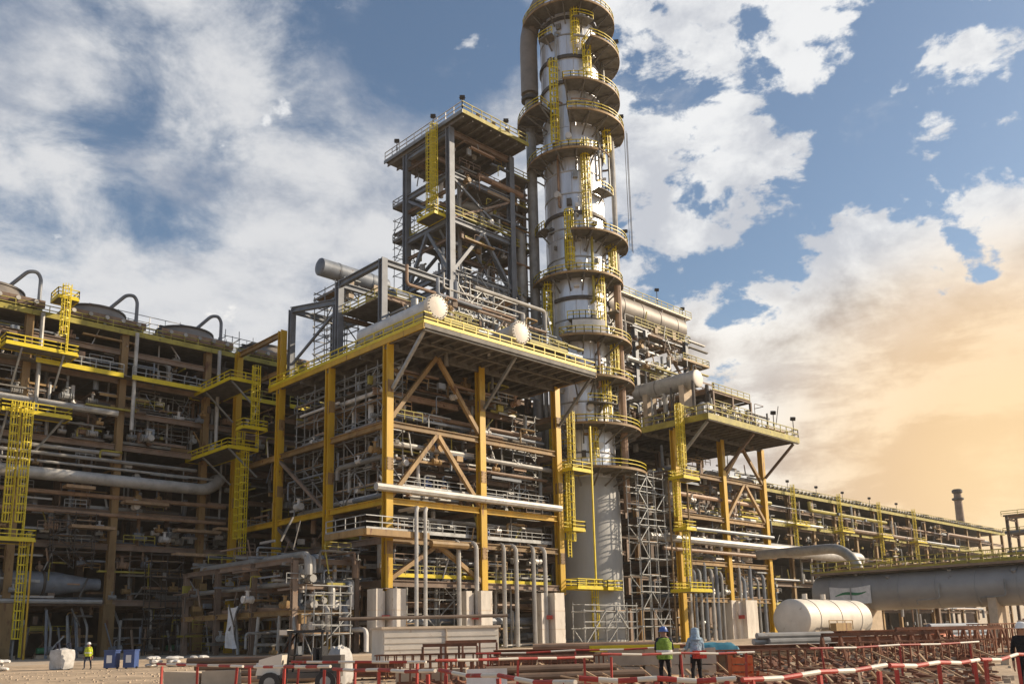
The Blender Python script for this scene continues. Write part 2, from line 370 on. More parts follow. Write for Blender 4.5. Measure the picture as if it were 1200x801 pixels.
def flood(p, label, h=2.6, ang=0.):
    t = thing('floodlight', label, 'floodlight', p, 'floodlights on poles along the platform edges')
    MB().tube(p, (p[0], p[1], p[2] + h), .08, 6).build('pole', 'dark', t)
    z = p[2] + h; c, s = math.cos(ang), math.sin(ang)
    MB().bar((p[0] - .2 * c, p[1] - .2 * s, z + .12), (p[0] + .32 * c, p[1] + .32 * s, z - .12), .8, .62).bar((p[0] - .5 * c, p[1] - .5 * s, z + .2), (p[0] - .2 * c, p[1] - .2 * s, z + .1), .5, .4).build('lamp_head', 'black', t)
    MB().bar((p[0] - .5 * s, p[1] + .5 * c, z), (p[0] + .5 * s, p[1] - .5 * c, z), .08).build('yoke', 'dark', t)
    MB().box((p[0], p[1], p[2] + h * .4), (.3, .2, .45)).build('control_box', 'galv', t)
def scaffold(label, x0, y0, z0, nx, ny, nz, dx=2.2, dy=2.2, dz=2.0, planks=.35, r=.075, matn='galv', drop=.04):
    t = thing('scaffold', label, 'scaffold', (x0, y0, z0), 'tube scaffolds standing in the works')
    J = lambda p: (p[0] + U(-.12, .12), p[1] + U(-.1, .1), p[2] + U(-.1, .1))
    b = MB(); T = lambda p, q: b.bar(J(p), J(q), r * 1.55)
    for i in range(nx + 1):
        for j in range(ny + 1):
            top = z0 + nz * dz + U(.2, 1.4); T((x0 + i * dx, y0 + j * dy, z0), (x0 + i * dx, y0 + j * dy, top))
    for k in range(1, nz + 1):
        z = z0 + k * dz
        for j in range(ny + 1):
            T((x0 - .3, y0 + j * dy, z), (x0 + nx * dx + .3, y0 + j * dy, z))
            if j in (0, ny) and rnd() < .55: T((x0 - .2, y0 + j * dy, z + .9), (x0 + nx * dx + .2, y0 + j * dy, z + .9))
        for i in range(nx + 1):
            T((x0 + i * dx, y0 - .3, z - .1), (x0 + i * dx, y0 + ny * dy + .3, z - .1))
            if i in (0, nx) and rnd() < .4: T((x0 + i * dx, y0 - .3, z + .8), (x0 + i * dx, y0 + ny * dy + .3, z + .8))
    for k in range(nz):
        for i in range(nx):
            if rnd() < .5:
                a, c = (i, i + 1) if rnd() < .5 else (i + 1, i)
                T((x0 + a * dx, y0 - .1, z0 + k * dz), (x0 + c * dx, y0 - .1, z0 + (k + 1) * dz))
        for j in range(ny):
            if rnd() < .5:
                a, c = (j, j + 1) if rnd() < .5 else (j + 1, j)
                T((x0 - .1, y0 + a * dy, z0 + k * dz), (x0 - .1, y0 + c * dy, z0 + (k + 1) * dz))
    b.build('tube_frame', matn, t)
    for k in range(1, nz + 1):
        for i in range(nx):
            if rnd() < planks:
                w = ny * dy / max(1, round(ny * dy / .55)); y = y0
                g = MB()
                while y < y0 + ny * dy - .1: g.bx(x0 + i * dx - .1, x0 + (i + 1) * dx - .02, y + .02, y + w - .03, z0 + k * dz + .05, z0 + k * dz + .13); y += w
                g.build('plank_bay', 'timber', t)
    return t
def drum(name, label, cat, c, r, L, axis, matn, capmat=None, group=None, bands=3, saddles=None, dish=.35, n=32):
    """horizontal vessel centred at c, with dished ends, seam bands and saddles"""
    t = thing(name, label, cat, c, group); ax = 0 if axis == 'X' else 1
    prof = [(r, -L / 2), (r, L / 2)]
    MB().lathe(prof, c, n, axis).build('shell', matn, t)
    for s in (-1, 1):
        cc = list(c); cc[ax] += s * L / 2
        MB().head(cc, r, s, axis, n, dish).build('end_cap', capmat or matn, t)
    for k in range(bands):
        cc = list(c); cc[ax] += -L / 2 + L * (k + .5) / bands
        MB().lathe([(r * 1.0, -.14), (r * 1.018 + .02, -.14), (r * 1.018 + .02, .14), (r, .14)], cc, n, axis).build('seam_band', matn, t)
    for z0, pos in (saddles or []):
        for f in pos:
            cc = list(c); cc[ax] += f * L / 2
            d = (1.0, r * 1.7) if axis == 'X' else (r * 1.7, 1.0)
            MB().box((cc[0], cc[1], (z0 + c[2] - r * .55) / 2), (d[0], d[1], c[2] - r * .55 - z0)).build('saddle', 'block', t)
    return t
def pipes_u(parent, x0, x1, y, z, r, matn, drop=None, n=8):
    """a run along X, with an elbow down or up at either end when asked"""
    pts = [(x0, y, z), (x1, y, z)]
    if drop:
        pts = [(x0, y, z + drop[0])] * bool(drop[0]) + pts + [(x1, y, z + drop[1])] * bool(drop[1])
    MB().path(pts, r, n).build('pipe', matn, parent)
def fill_pipes(parent, X0, X1, Y0, Y1, levels, per, rmax=.5, axis='X', span=(6, 20), mats=('pipe', 'pipeb', 'pipeg', 'pipe', 'cladw', 'galv')):
    for z in levels:
        for k in range(per):
            L = U(*span); r = U(.12, rmax) ** 1.0; mt = random.choice(mats); zz = z + r + U(.2, .5)
            if axis == 'X':
                x = U(X0, max(X0 + .1, X1 - L)); x2 = min(X1, x + L); y = U(Y0, Y1)
                d0 = random.choice((0, 0, -U(1.5, 4), U(1.5, 4))); d1 = random.choice((0, 0, -U(1.5, 4), U(1.5, 4)))
                pipes_u(parent, x, x2, y, zz, r, mt, (d0, d1))
            else:
                y = U(Y0, max(Y0 + .1, Y1 - L)); y2 = min(Y1, y + L); x = U(X0, X1)
                d0 = random.choice((0, 0, -U(1.5, 4), U(1.5, 3))); d1 = random.choice((0, 0, -U(1.5, 4)))
                pts = ([(x, y, zz + d0)] if d0 else []) + [(x, y, zz), (x, y2, zz)] + ([(x, y2, zz + d1)] if d1 else [])
                MB().path(pts, r, 8).build('pipe', mt, parent)
def valve(b, c, r=.3, axis='X'):
    """flanged valve body with bonnet, stem and handwheel, added to mesh builder b"""
    for s in (-1.5, -.9, .9, 1.5):
        cc = (c[0] + s * r, c[1], c[2]) if axis == 'X' else (c[0], c[1] + s * r, c[2])
        b.lathe([(r * 1.15, -.07), (r * 1.15, .07)], cc, 8, axis)
    b.tube(c, (c[0], c[1], c[2] + r * 2.4), r * .5, 6); b.lathe([(r * .95, -.04), (r * .95, .04)], (c[0], c[1], c[2] + r * 2.5), 8)
    b.lathe([(r * .8, -r), (r, 0), (r * .8, r)], c, 8, axis)

def clutter(par, X0, X1, Y0, Y1, Z0, Z1, n, levels=None):
    """small steel, trays, boxes, hangers and instrument lines bolted about the levels of a structure"""
    zz = lambda: (random.choice(levels) + U(-.2, 2.6)) if levels else U(Z0, Z1)
    for k in range(n):
        x, y, z = U(X0, X1), U(Y0, Y1), zz(); mt = random.choice(('rust', 'galv', 'tan', 'pipeb', 'pipe', 'grate', 'olive', 'pipeg')); q = k % 8
        if q == 0: MB().bar((x, y, z), (x + U(2, 7), y, z + U(-.05, .05)), U(.12, .3), U(.15, .4)).build('secondary_beam', mt, par)
        elif q == 1: MB().bar((x, y, z), (x + U(-1.6, 1.6), y + U(-.3, .3), z + U(1.5, 3.6)), U(.1, .2)).build('hanger', mt, par)
        elif q == 2: MB().box((x, y, z), (U(.4, 1.1), U(.3, .6), U(.4, 1.2))).build('junction_box', mt, par)
        elif q == 3:
            h = U(1, 3); w = U(1, 4); MB().path([(x, y, z), (x, y, z + h), (x + w, y, z + h), (x + w, y + U(.5, 2), z + h)], U(.06, .16), 7, .4).build('instrument_line', mt, par)
        elif q == 4:
            L = U(3, 8); g = MB(); g.bar((x, y, z), (x + L, y, z), .5, .08)
            for s_ in (-.25, .25): g.bar((x, y + s_, z + .1), (x + L, y + s_, z + .1), .05, .2)
            g.build('cable_tray', mt, par)
        elif q == 5: MB().bar((x, y, z), (x + .02, y + U(2, 6), z), U(.15, .3)).build('cross_member', mt, par)
        elif q == 6:
            g = MB(); valve(g, (x, y, z), U(.2, .42), random.choice('XY')); g.build('valve', random.choice(('cladw', 'pipe', 'galv', 'pipeb', 'tan')), par)
        else: rail([(x, y, z), (x + U(2, 5), y, z)], 1.1, .06, 1.6, False).build('handrail', random.choice(('galv', 'olive', 'tan', 'rust')), par)

# ================================================================ ground
def gz(x, y):
    z = noise.noise((x * .05, y * .05, .3)) * .12 + noise.noise((x * .22, y * .22, 1.7)) * .07
    z += 1.0 * math.exp(-((x - 70) / 16) ** 2 - ((y - 42) / 7) ** 2)          # spoil heap in front of the tank
    z += .55 * math.exp(-((x - 46) / 10) ** 2 - ((y - 15) / 8) ** 2)
    z += .45 * math.exp(-((x - 31) / 14) ** 2 - ((y - 72) / 3.5) ** 2)        # low kerb of earth before the left rack
    return z
def axis_pts():
    a = [-4000, -1500, -600, -250, -120, -60, -30]; x = -15.
    while x < 120: a.append(x); x += 1.5
    return a + [125, 135, 150, 175, 220, 300, 420, 600, 1000, 2000, 4500]
ax = axis_pts(); nA = len(ax); b = MB()
b.v = [(x, y, gz(x, y) if -15 <= x <= 120 and -15 <= y <= 120 else 0) for y in ax for x in ax]
b.f = [(j * nA + i, j * nA + i + 1, (j + 1) * nA + i + 1, (j + 1) * nA + i) for j in range(nA - 1) for i in range(nA - 1)]
b.build('ground', 'sand', None, 'structure')
b = MB(); b.bx(14, 78, 76, 152, -.3, .12); b.build('paving', 'block', None, 'structure')
b = MB(); b.bx(78.2, 160, 78, 130, -.3, .12); b.build('pavement', 'block', None, 'structure')

# ================================================================ distillation column
TC = (103.5, 90.0); TR = 4.9
tow = thing('distillation_column', 'tall silver clad distillation column with ringed walkways and yellow ladders, rising out of the top of the view', 'column', (TC[0], TC[1], 0))
A_CAM = math.atan2(-TC[1], -TC[0])
def ta(deg): return A_CAM + math.radians(deg)                    # 0 faces the camera, + turns to the right seen from there
def tp(deg, r, z): return (TC[0] + r * math.cos(ta(deg)), TC[1] + r * math.sin(ta(deg)), z)
MB().lathe([(5.35, .1), (5.35, 23.0), (TR + .1, 25.2)], (TC[0], TC[1], 0), 48).build('skirt', 'skirt', tow)
MB().lathe([(5.75, .1), (5.75, .8), (5.36, .9)], (TC[0], TC[1], 0), 48).build('base_ring', 'skirt', tow)
zs = [25.2, 29, 33, 37, 40.5, 44, 47, 50.5, 54, 57.5, 61, 64.5, 68.5, 72, 76, 80, 84, 88, 92, 96.8, 101, 104.5, 109]
for i, (a, c) in enumerate(zip(zs[:-1], zs[1:])):                # one cladding strake per course
    MB().lathe([(TR - .25, a), (TR, a + .02), (TR, c - .06), (TR - .25, c - .03)], (TC[0], TC[1], 0), 48).build('cladding_strake', 'clad', tow)
MB().head((TC[0], TC[1], 109), TR, 1, 'Z', 32, .6).build('top_head', 'clad', tow)
for z in (54.1, 68.6, 80.2, 92.2, 96.9, 104.2):
    MB().lathe([(TR, -.28), (TR + .32, -.28), (TR + .32, .28), (TR, .28)], (TC[0], TC[1], z), 48).build('stiffener_ring', 'dark', tow)
for z in (29.1, 35, 37.1, 43.9, 50.6, 61.1, 72.1, 76, 88.1, 101.1):
    MB().lathe([(TR, -.1), (TR + .1, -.1), (TR + .1, .1), (TR, .1)], (TC[0], TC[1], z), 48).build('cladding_band', 'pipe', tow)
for i, (z0, z1) in enumerate(zip(zs[:-1], zs[1:])):              # standing seams between the cladding sheets of each course
    g = MB()
    for k in range(16): g.bar(tp(-172 + 22.5 * k + (11 if i % 2 else 0), TR + .01, z0 + .1), tp(-172 + 22.5 * k + (11 if i % 2 else 0), TR + .01, z1 - .12), .09, .09)
    g.build('sheet_seam', 'clad', tow)
PLAT = [(105.4, -75, 110, 8.0), (98.5, 25, 128, 8.6), (90.6, -8, 112, 8.3), (86.8, -125, -32, 9.2), (84.8, -4, 112, 8.8), (78.6, -95, 32, 7.8),
        (64.2, -5, 105, 8.5), (57.6, -82, 100, 7.4), (47.0, -22, 105, 8.3), (40.4, -10, 112, 8.4), (32.8, -24, 112, 9.1), (26.0, -75, 125, 9.7)]
for z, a0, a1, ro in PLAT:
    f = MB().sector(TC, TR + .12, ro, ta(a0), ta(a1), z - .2, z, 28).build('platform', 'grate', tow)
    b = MB()
    k = max(3, int((a1 - a0) / 22))
    for i in range(k + 1):
        a = a0 + (a1 - a0) * (.02 + .96 * i / k)
        b.bar(tp(a, TR, z - .35), tp(a, ro - .1, z - .35), .2, .3); b.bar(tp(a, TR, z - 2.3), tp(a, ro - .4, z - .5), .2)
    b.build('bracket', 'grate', f)
    MB().sector(TC, ro - .02, ro + .1, ta(a0), ta(a1), z - .26, z + .1, 28).build('toe_plate', 'tan', f)
    seg = max(4, int((a1 - a0) / 9))
    pts = [tp(a0, TR + .3, z)] + [tp(a0 + (a1 - a0) * i / seg, ro, z) for i in range(seg + 1)] + [tp(a1, TR + .3, z)]
    rail(pts, 1.2, .07, 1.6, False).build('handrail', 'yellow', f)
for a, r, z0, z1 in ((12, 5.2, 97, 105), (-27, 5.4, 79, 95), (20, 5.3, 65, 80), (-10, 5.3, 57.6, 67.5), (38, 5.3, 47, 57.6), (62, 5.6, 40.4, 47), (40, 5.5, 32.8, 40.4), (-42, 6.2, 26, 33), (30, 5.4, 90.6, 98.5), (16, 5.3, 26, 33), (70, 5.6, 78.6, 85), (-55, 5.4, 47, 57.6), (75, 5.5, 57.6, 64)):
    q = tp(a, r, 0); ladder_parts(tow, (q[0], q[1]), z0, z1, ta(a), True, 'yellow', .72, 1.35)
# nozzles and manways on the shell
for a, z in ((-6, 82), (8, 88.3), (4, 59.6), (-18, 49.5), (14, 36), (-8, 44), (28, 30), (-30, 72)):
    MB().tube(tp(a, TR - .2, z), tp(a, TR + .75, z), .55, 12).build('manway', 'cladw', tow)
for a, z, w in ((24, 103.2, 30), (-35, 100.5, 24), (52, 72.5, 34), (-62, 66.4, 30), (78, 52.3, 34), (5, 50.0, 40), (-48, 40.8, 30), (30, 36.6, 44), (-30, 29.6, 36)):
    f = MB().sector(TC, TR + .12, 6.9, ta(a - w / 2), ta(a + w / 2), z - .15, z, 10).build('platform', 'grate', tow)
    MB().bar(tp(a, TR, z - 1.8), tp(a, 6.6, z - .2), .2).build('bracket', 'grate', f)
    rail([tp(a - w / 2 + w * i / 5, 6.85, z) for i in range(6)], 1.2, .07, 1.4, False).build('handrail', 'yellow', f)
for k in range(60):
    a = U(-75, 100); z = U(26, 104); q = tp(a, TR + .25, z)
    MB().box((q[0], q[1], z), (U(.3, .9), U(.3, .9), U(.3, 1.1)), ta(a)).build('junction_box', random.choice(('grate', 'galv', 'tan', 'dark', 'cladw')), tow)
for k in range(26):
    a = U(-60, 100); z = U(26, 96); L = U(4, 12); r = U(5.2, 6.3); MB().path([tp(a, TR, z), tp(a, r, z), tp(a, r, z + L), tp(a + 6, TR, z + L)], U(.1, .28), 8, .6).build('small_pipe', random.choice(('pipe', 'galv', 'pipeb', 'olive')), tow)
for k in range(16):
    a0 = U(-60, 60); z = random.choice(PLAT)[0] + U(.6, 1.6); MB().path([tp(a0 + i * 6, 6.4, z) for i in range(6)], U(.12, .25), 8).build('small_pipe', random.choice(('pipe', 'pipeb', 'galv')), tow)
# overhead vapour line down the left side
MB().path([tp(-84, 7.0, 93.5), tp(-84, 7.0, 30)], .88, 14, 3.0).build('overhead_line', 'pipe', tow)
MB().lathe([(1.5, -.3), (1.5, .3)], tp(-84, 7.0, 92), 16).build('flange', 'dark', tow)
MB().path([tp(-84, 7.0, 93), tp(-84, 7.0, 106), tp(-55, 3.4, 113)], 1.5, 16, 7).build('vapour_duct', 'brownv', tow)
for a, r, z0, z1, rr, mt in ((88, 6.6, 40, 84, .4, 'pipe'), (97, 7.0, 28, 90, .18, 'galv'), (76, 6.6, 20, 57, .55, 'pipeb'), (103, 6.4, 26, 66, .35, 'pipeb'), (-60, 5.6, 24, 47, .3, 'pipe'), (-70, 6.0, 25, 57, .35, 'galv')):
    MB().tube(tp(a, r, z0), tp(a, r, z1), rr, 8).build('riser', mt, tow)
for a, r in ((92, 8.9), (96, 9.3), (100, 9.6)):
    MB().tube(tp(a, r, 64), tp(a, r, 86), .05, 5).build('cable', 'dark', tow)
# beige screen box and yellow davit on the platform at mid height
MB().sector(TC, 7.0, 7.3, ta(-8), ta(34), 47.3, 49.6, 8).build('weather_screen', 'cladw', tow)
platform_box(tow, 99.6, 103, 83.0, 84.7, 8.2)
q = tp(8, 5.6, 0); ladder_parts(tow, (q[0], q[1]), .4, 8.2, ta(8))
q = tp(-28, 5.8, 0); ladder_parts(tow, (q[0], q[1]), 13.5, 26, ta(-28))
for i, (a, r, z) in enumerate(((75, 8.4, 98.5), (80, 8.5, 84.8), (82, 8.2, 64.2), (-110, 8.8, 86.8))):
    flood(tp(a, r, z), ['floodlight on the highest right hand walkway of the silver column', 'floodlight at the wide right hand walkway level with the grey frame roof', 'floodlight on the half moon walkway at mid height of the silver column', 'floodlight on the left hand walkway of the silver column above the grey frame'][i], 2.4, A_CAM)

# ================================================================ main process structure
S = thing('process_structure', 'big open steel process structure on yellow columns under a broad cantilevered deck', 'structure', (60, 82.6, 0))
XS, YS = (60., 74.75, 89.2), (82.6, 95.3, 108.0, 121.0)
for i, x in enumerate(XS):
    for j, y in enumerate(YS):
        front = j == 0 or i == 0
        top = 45 if (i == 0 and j >= 2) else 36.4
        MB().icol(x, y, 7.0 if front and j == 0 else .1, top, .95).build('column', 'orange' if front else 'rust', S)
        if j == 0:       # H-shaped concrete fireproofing: two slabs with a recessed web between them
            f = MB().bx(x - 1.3, x + 2.4, y - 1.3, y + 1.3, .1, 7.1); f.v = []; f.f = []
            o = (.5, 1.9, 3.2)[i]
            f.bx(x - 1.5 - o, x - .6 - o, y - .75, y + 1.0, .1, 7.2).bx(x + .15 - o, x + 2.0 - o, y - 1.6, y - .2, .1, 7.2).bx(x - .75 - o, x + .8, y + .15, y + .9, .1, 7.0).bx(x - .5 - o, x - .2 - o, y - .6, y + .15, .1, 6.9)
            cb = f.build('column_base', 'conc', S)
            MB().box((x - .32 - o, y - 1.0, 4.0), (.8, .7, .5), math.radians(-45)).build('clamp', 'red', cb)
            MB().bx(x - .9, x + .9, y - .9, y + .9, 7.21, 7.3).build('base_plate', 'rust', cb)
            for zz in (2.4, 4.8): MB().bx(x + .12 - o, x + 2.03 - o, y - 1.63, y - .17, zz, zz + .05).bx(x - 1.53 - o, x - .57 - o, y - .78, y + 1.03, zz, zz + .05).build('form_joint', 'block', cb)
        if front:
            g = MB()
            for zz in (11.2, 21, 30.4):
                g.bx(x - .42, x + .42, y - .53, y - .48, zz, zz + 1.5); g.bx(x - .2, x - .09, y - .34, y + .34, zz, zz + 1.5)
                for bx_ in (-.3, .3):
                    for bz in (.2, .55, .95, 1.3): g.box((x + bx_, y - .55, zz + bz), (.09, .07, .09))
            g.build('splice_plate', 'tan', S)
def beam(p, q, w=.5, h=.7, m_='rust', par=S): return MB().ibeam(p, q, w, h).build('beam', m_, par)
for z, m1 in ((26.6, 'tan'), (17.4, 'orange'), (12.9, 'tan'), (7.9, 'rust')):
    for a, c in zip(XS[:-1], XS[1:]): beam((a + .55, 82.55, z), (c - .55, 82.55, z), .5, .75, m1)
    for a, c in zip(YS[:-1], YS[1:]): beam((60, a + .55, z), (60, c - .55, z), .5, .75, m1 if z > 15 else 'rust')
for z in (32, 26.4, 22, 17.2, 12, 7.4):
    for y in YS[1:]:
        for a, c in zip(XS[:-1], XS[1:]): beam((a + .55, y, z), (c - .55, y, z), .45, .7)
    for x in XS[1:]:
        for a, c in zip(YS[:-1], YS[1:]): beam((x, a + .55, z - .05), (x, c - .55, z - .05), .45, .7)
for z in (31.6, 22.2):
    for a, c in zip(XS[:-1], XS[1:]): beam((a + .55, 86.5, z), (c - .55, 86.5, z), .5, .8, 'pipeb')
# braces
for p, q, mt in (((60.4, 82.5, 27.4), (67.3, 82.5, 36.2), 'tan'), ((74.4, 82.5, 27.4), (67.5, 82.5, 36.2), 'tan'), ((60.4, 82.5, 17.9), (67.3, 82.5, 26.2), 'tan'), ((74.4, 82.5, 17.9), (67.5, 82.5, 26.2), 'tan'),
                 ((60.4, 82.5, 8.4), (67.3, 82.5, 12.6), 'tan'), ((74.4, 82.5, 8.4), (67.5, 82.5, 12.6), 'tan')):
    MB().bar(p, q, .5).build('brace', mt, S)
for x in XS: MB().bar((x + .2, 82.0, 30.8), (x + .2, 75.9, 36.4), .35).build('strut', 'galv', S)
for (xa, ya), (xb, yb) in (((74.75, 95.3), (89.2, 95.3)), ((60, 95.3), (60, 108)), ((89.2, 95.3), (89.2, 108))):
    for z0, z1 in ((8, 17), (17.4, 26.2)): MB().bar((xa, ya, z0), (xb, yb, z1), .4).build('brace', 'rust', S)
# deck: joists, plate, fascia and rails
DX0, DX1, DY0, DY1, DZ = 59.6, 89.4, 75.2, 110.5, 37.3
k = 0; x = DX0 + .3
while x < DX1: MB().ibeam((x, DY0 + .2, DZ - .75), (x, DY1, DZ - .75), .25, .55).build('joist', 'grate', S); x += 1.84
for y in (DY0 + .1, 79, 82.6, 88, 95.3, 102, 108): MB().ibeam((DX0, y, DZ - 1.0), (DX1, y, DZ - 1.0), .4, .42 if y < 80 else 1.0).build('girder', 'grate', S)
MB().bx(DX0, DX1, DY0, DY1, DZ - .46, DZ - .3).build('deck_plate', 'grate', S)
MB().bx(DX0 - .1, DX1 + .1, DY0 - .16, DY0, DZ - .9, DZ - .35).build('fascia', 'grate', S)
MB().bx(DX0 - .16, DX1 + .1, DY0 - .2, DY0, DZ - .345, DZ + .05).build('toe_plate', 'yellow', S)
MB().bx(DX0 - .16, DX0 - .003, DY0 - .16, DY1, DZ - 1.0, DZ - .35).build('fascia', 'orange', S)
MB().bx(DX0 - .2, DX0 - .003, DY0, DY1, DZ - .345, DZ + .05).build('toe_plate', 'yellow', S)
MB().bx(DX1 + .003, DX1 + .16, DY0 - .16, DY1, DZ - 1.1, DZ - .1).build('fascia', 'tan', S)
rail([(DX0, DY1, DZ - .3), (DX0, DY0, DZ - .3)], 1.35, .085).build('handrail', 'yellow', S)
rail([(DX0, DY0, DZ - .3), (DX1, DY0, DZ - .3)], 1.35, .085).build('handrail', 'yellow', S)
rail([(DX1, DY0, DZ - .3), (DX1, 84, DZ - .3)], 1.35, .085).build('handrail', 'orange', S)
# portal beam at the left rear
beam((60, 120.5, 44.6), (60, 108.5, 44.6), .5, .8, 'tan'); beam((60, 121, 39), (60, 108.5, 39), .4, .6, 'tan')
# walkways inside the front bay
for x0, x1, z in ((61, 74, 9.0), (76, 88, 8.6), (61, 74, 19.6), (76, 88, 19.4), (61, 88.4, 14.2)):
    MB().bx(x0, x1, 83.4, 85.4, z - .12, z).build('walkway', 'grate', S)
    MB().bx(x0, x1, 83.28, 83.4, z - .3, z + .15).build('toe_board', 'yellow' if z < 10 else 'galv', S)
    rail([(x0, 83.3, z), (x1, 83.3, z)], 1.1, .06, 2, False).build('handrail', 'olive' if z < 10 else 'galv', S)
# process floors (dark gratings) and plant in the depth of the structure
for z, x0, y0 in ((7.8, 61, 88), (12.4, 64, 90), (17.6, 61, 87), (22.4, 61, 86), (26.9, 61, 86), (32.4, 61, 86)):
    MB().bx(x0, 95, y0, 120, z, z + .12).build('floor_grating', 'grate', S)
for k in range(30):            # cable trays and small ducts
    z = random.choice((8.6, 13.4, 18.4, 23.4, 27.8, 33)); x = U(61, 78); MB().bx(x, x + U(5, 12), U(86, 88), U(88.3, 89), z, z + U(.12, .3)).build('cable_tray', random.choice(('galv', 'dark', 'rust')), S)
# prominent lines on the front face
for x0, x1, y, z, r, mt, dr in ((57.6, 88.4, 81.5, 18.7, .46, 'pipe', (0, 0)), (60.8, 74.2, 83.6, 24.6, .33, 'pipe', (0, 0)), (75.2, 88.8, 83.6, 24.4, .33, 'pipe', (0, 0)), (61, 88.6, 84.2, 23.0, .22, 'pipeb', (0, 0)), (65.5, 71.2, 81.4, 12.6, .42, 'tan', (0, 0)),
                               (61, 88, 84.6, 29.0, .3, 'pipeb', (0, 0)), (61.2, 88, 84.0, 28.2, .2, 'pipeg', (0, 0)), (62, 88, 85.0, 16.0, .25, 'pipe', (0, 0)), (61, 80, 84.3, 10.8, .25, 'pipeg', (0, -3)), (62, 88, 86, 5.6, .35, 'pipeb', (0, 0)), (61, 88, 85, 3.6, .5, 'pipeg', (0, 0))):
    pipes_u(S, x0, x1, y, z, r, mt, dr)
for i, x in enumerate((70.2, 73.1, 77.8, 80.0, 83.2, 85.4)):
    MB().path([(x, 81.9, .3), (x, 81.9, 13.2), (x - (1.0 if i % 2 else -1.0), 84.5, 13.4), (x - (1.0 if i % 2 else -1.0), 88, 13.4)], .28, 8, .9).build('drop_leg', 'pipe', S)
for x in (62.5, 64.3, 66.0, 68.8, 76.4, 78.9, 81.5, 86.6):
    MB().tube((x, 84.2 + U(-.4, .8), .2), (x, 84.6, U(9, 13)), U(.14, .26), 8).build('riser', random.choice(('pipe', 'galv', 'pipeg')), S)
fill_pipes(S, 60.8, 88, 86, 92, (7.9, 12.5, 17.8, 22.5, 27, 32.5), 5, .42)
fill_pipes(S, 62, 88, 84, 110, (8, 12.6, 17.8, 22.5, 27), 4, .45, 'Y')
fill_pipes(S, 60.6, 62.4, 83, 107, (3, 8, 12.6, 17.9, 22.5, 27, 31), 4, .35, 'Y', (5, 16))
for k in range(34):
    x, y = U(61, 88), U(84, 96); z0 = random.choice((.2, 8, 12.5, 17.8, 22.5, 27)); MB().tube((x, y, z0), (x, y, z0 + U(4, 9)), U(.1, .3), 8).build('riser', random.choice(('pipe', 'galv', 'pipeb', 'pipeg')), S)
for x, y, z, r, h in ((70, 92, 8, 1.3, 4), (82, 91, 18, 1.5, 3.8), (66, 90, 27.2, 1.4, 4), (80, 93, 27.2, 1.6, 4), (86, 89, 12.7, 1.1, 4), (67, 88.5, .2, 1.2, 5), (84, 88, .2, 1.4, 5)):
    MB().lathe([(r * .3, 0), (r, .3), (r, h - .5), (r * .4, h)], (x, y, z), 16).build('drum', random.choice(('pipeb', 'pipeg', 'dark')), S)
for k in range(46):
    b = MB(); valve(b, (U(61, 88), U(83.2, 87), random.choice((4, 8.8, 10.9, 14.9, 18.6, 20.3, 24.6, 28.2)) + U(-.2, .6)), U(.22, .36)); b.build('valve', random.choice(('galv', 'pipe', 'pipeb', 'cladw', 'blue')), S)
# tan gallery at the corner, with a light handrail
MB().bx(55.2, 64.0, 79.8, 80.2, 12.9, 13.6).bx(55.0, 55.4, 80.2, 88, 12.9, 13.6).bx(55.4, 64, 80.2, 82, 13.0, 13.2).build('gallery', 'tan', S)
rail([(55.2, 88, 13.6), (55.2, 80, 13.6), (64, 80, 13.6)], 1.5, .07).build('handrail', 'galv', S)
for x in (61.9, 63.2): MB().path([(x, 79.6, .2), (x, 79.6, 16.2), (x + .9, 80.4, 16.6), (x + .9, 84, 16.6)], .22, 8, .7).build('drop_leg', 'pipe', S)

clutter(S, 60.5, 84, 82.9, 86.5, 0, 0, 260, (.4, 7.9, 12.6, 17.6, 22.3, 26.8, 31.8))
clutter(S, 60.2, 62, 83, 118, 0, 0, 130, (1, 7.9, 12.6, 17.6, 22.3, 26.8, 31.8))
# access ladders and landings on the left corner of the structure
t = thing('access_ladder', 'upper yellow caged ladder with landing on the left end of the main structure', 'ladder', (58.2, 111, 28))
ladder_parts(t, (58.2, 111), 28.6, 39, PI); platform_box(t, 54.6, 59.2, 112.5, 126, 38.1, 'yellow', 'SWN', [((59.4, 113, 34), (55, 113, 37.9)), ((59.4, 121, 34), (55, 121, 37.9))])
t = thing('access_ladder', 'lower yellow caged ladder with landing on the left end of the main structure', 'ladder', (58.0, 114.6, 13))
ladder_parts(t, (58.0, 114.6), 13.6, 30, PI); ladder_parts(t, (58.0, 113.2), 13.6, 28, PI)
platform_box(t, 54.6, 59.2, 112.5, 126, 28.3, 'yellow', 'SWN', [((59.4, 113, 24.5), (55, 113, 28.1)), ((59.4, 121, 24.5), (55, 121, 28.1))]); platform_box(t, 55.6, 59.2, 110.0, 112.2, 30.8, 'yellow')
t = thing('access_ladder', 'yellow caged ladder with landings on the right hand yellow column beside the column skirt', 'ladder', (90.5, 82.2, 0))
ladder_parts(t, (90.6, 82.0), 12.2, 24, -PI / 2); ladder_parts(t, (91.6, 82.4), 24, 32, -PI / 2)
platform_box(t, 89.9, 94.2, 80.4, 83, 24.4, 'yellow', 'WSEN'); platform_box(t, 90.0, 92.6, 80.8, 83, 16.0, 'yellow', 'WSEN'); platform_box(t, 89.9, 95.2, 80.2, 83, 8.0, 'yellow', 'WSEN')
MB().bx(93.9, 94.1, 80.3, 80.5, 8, 31).build('post', 'yellow', t)

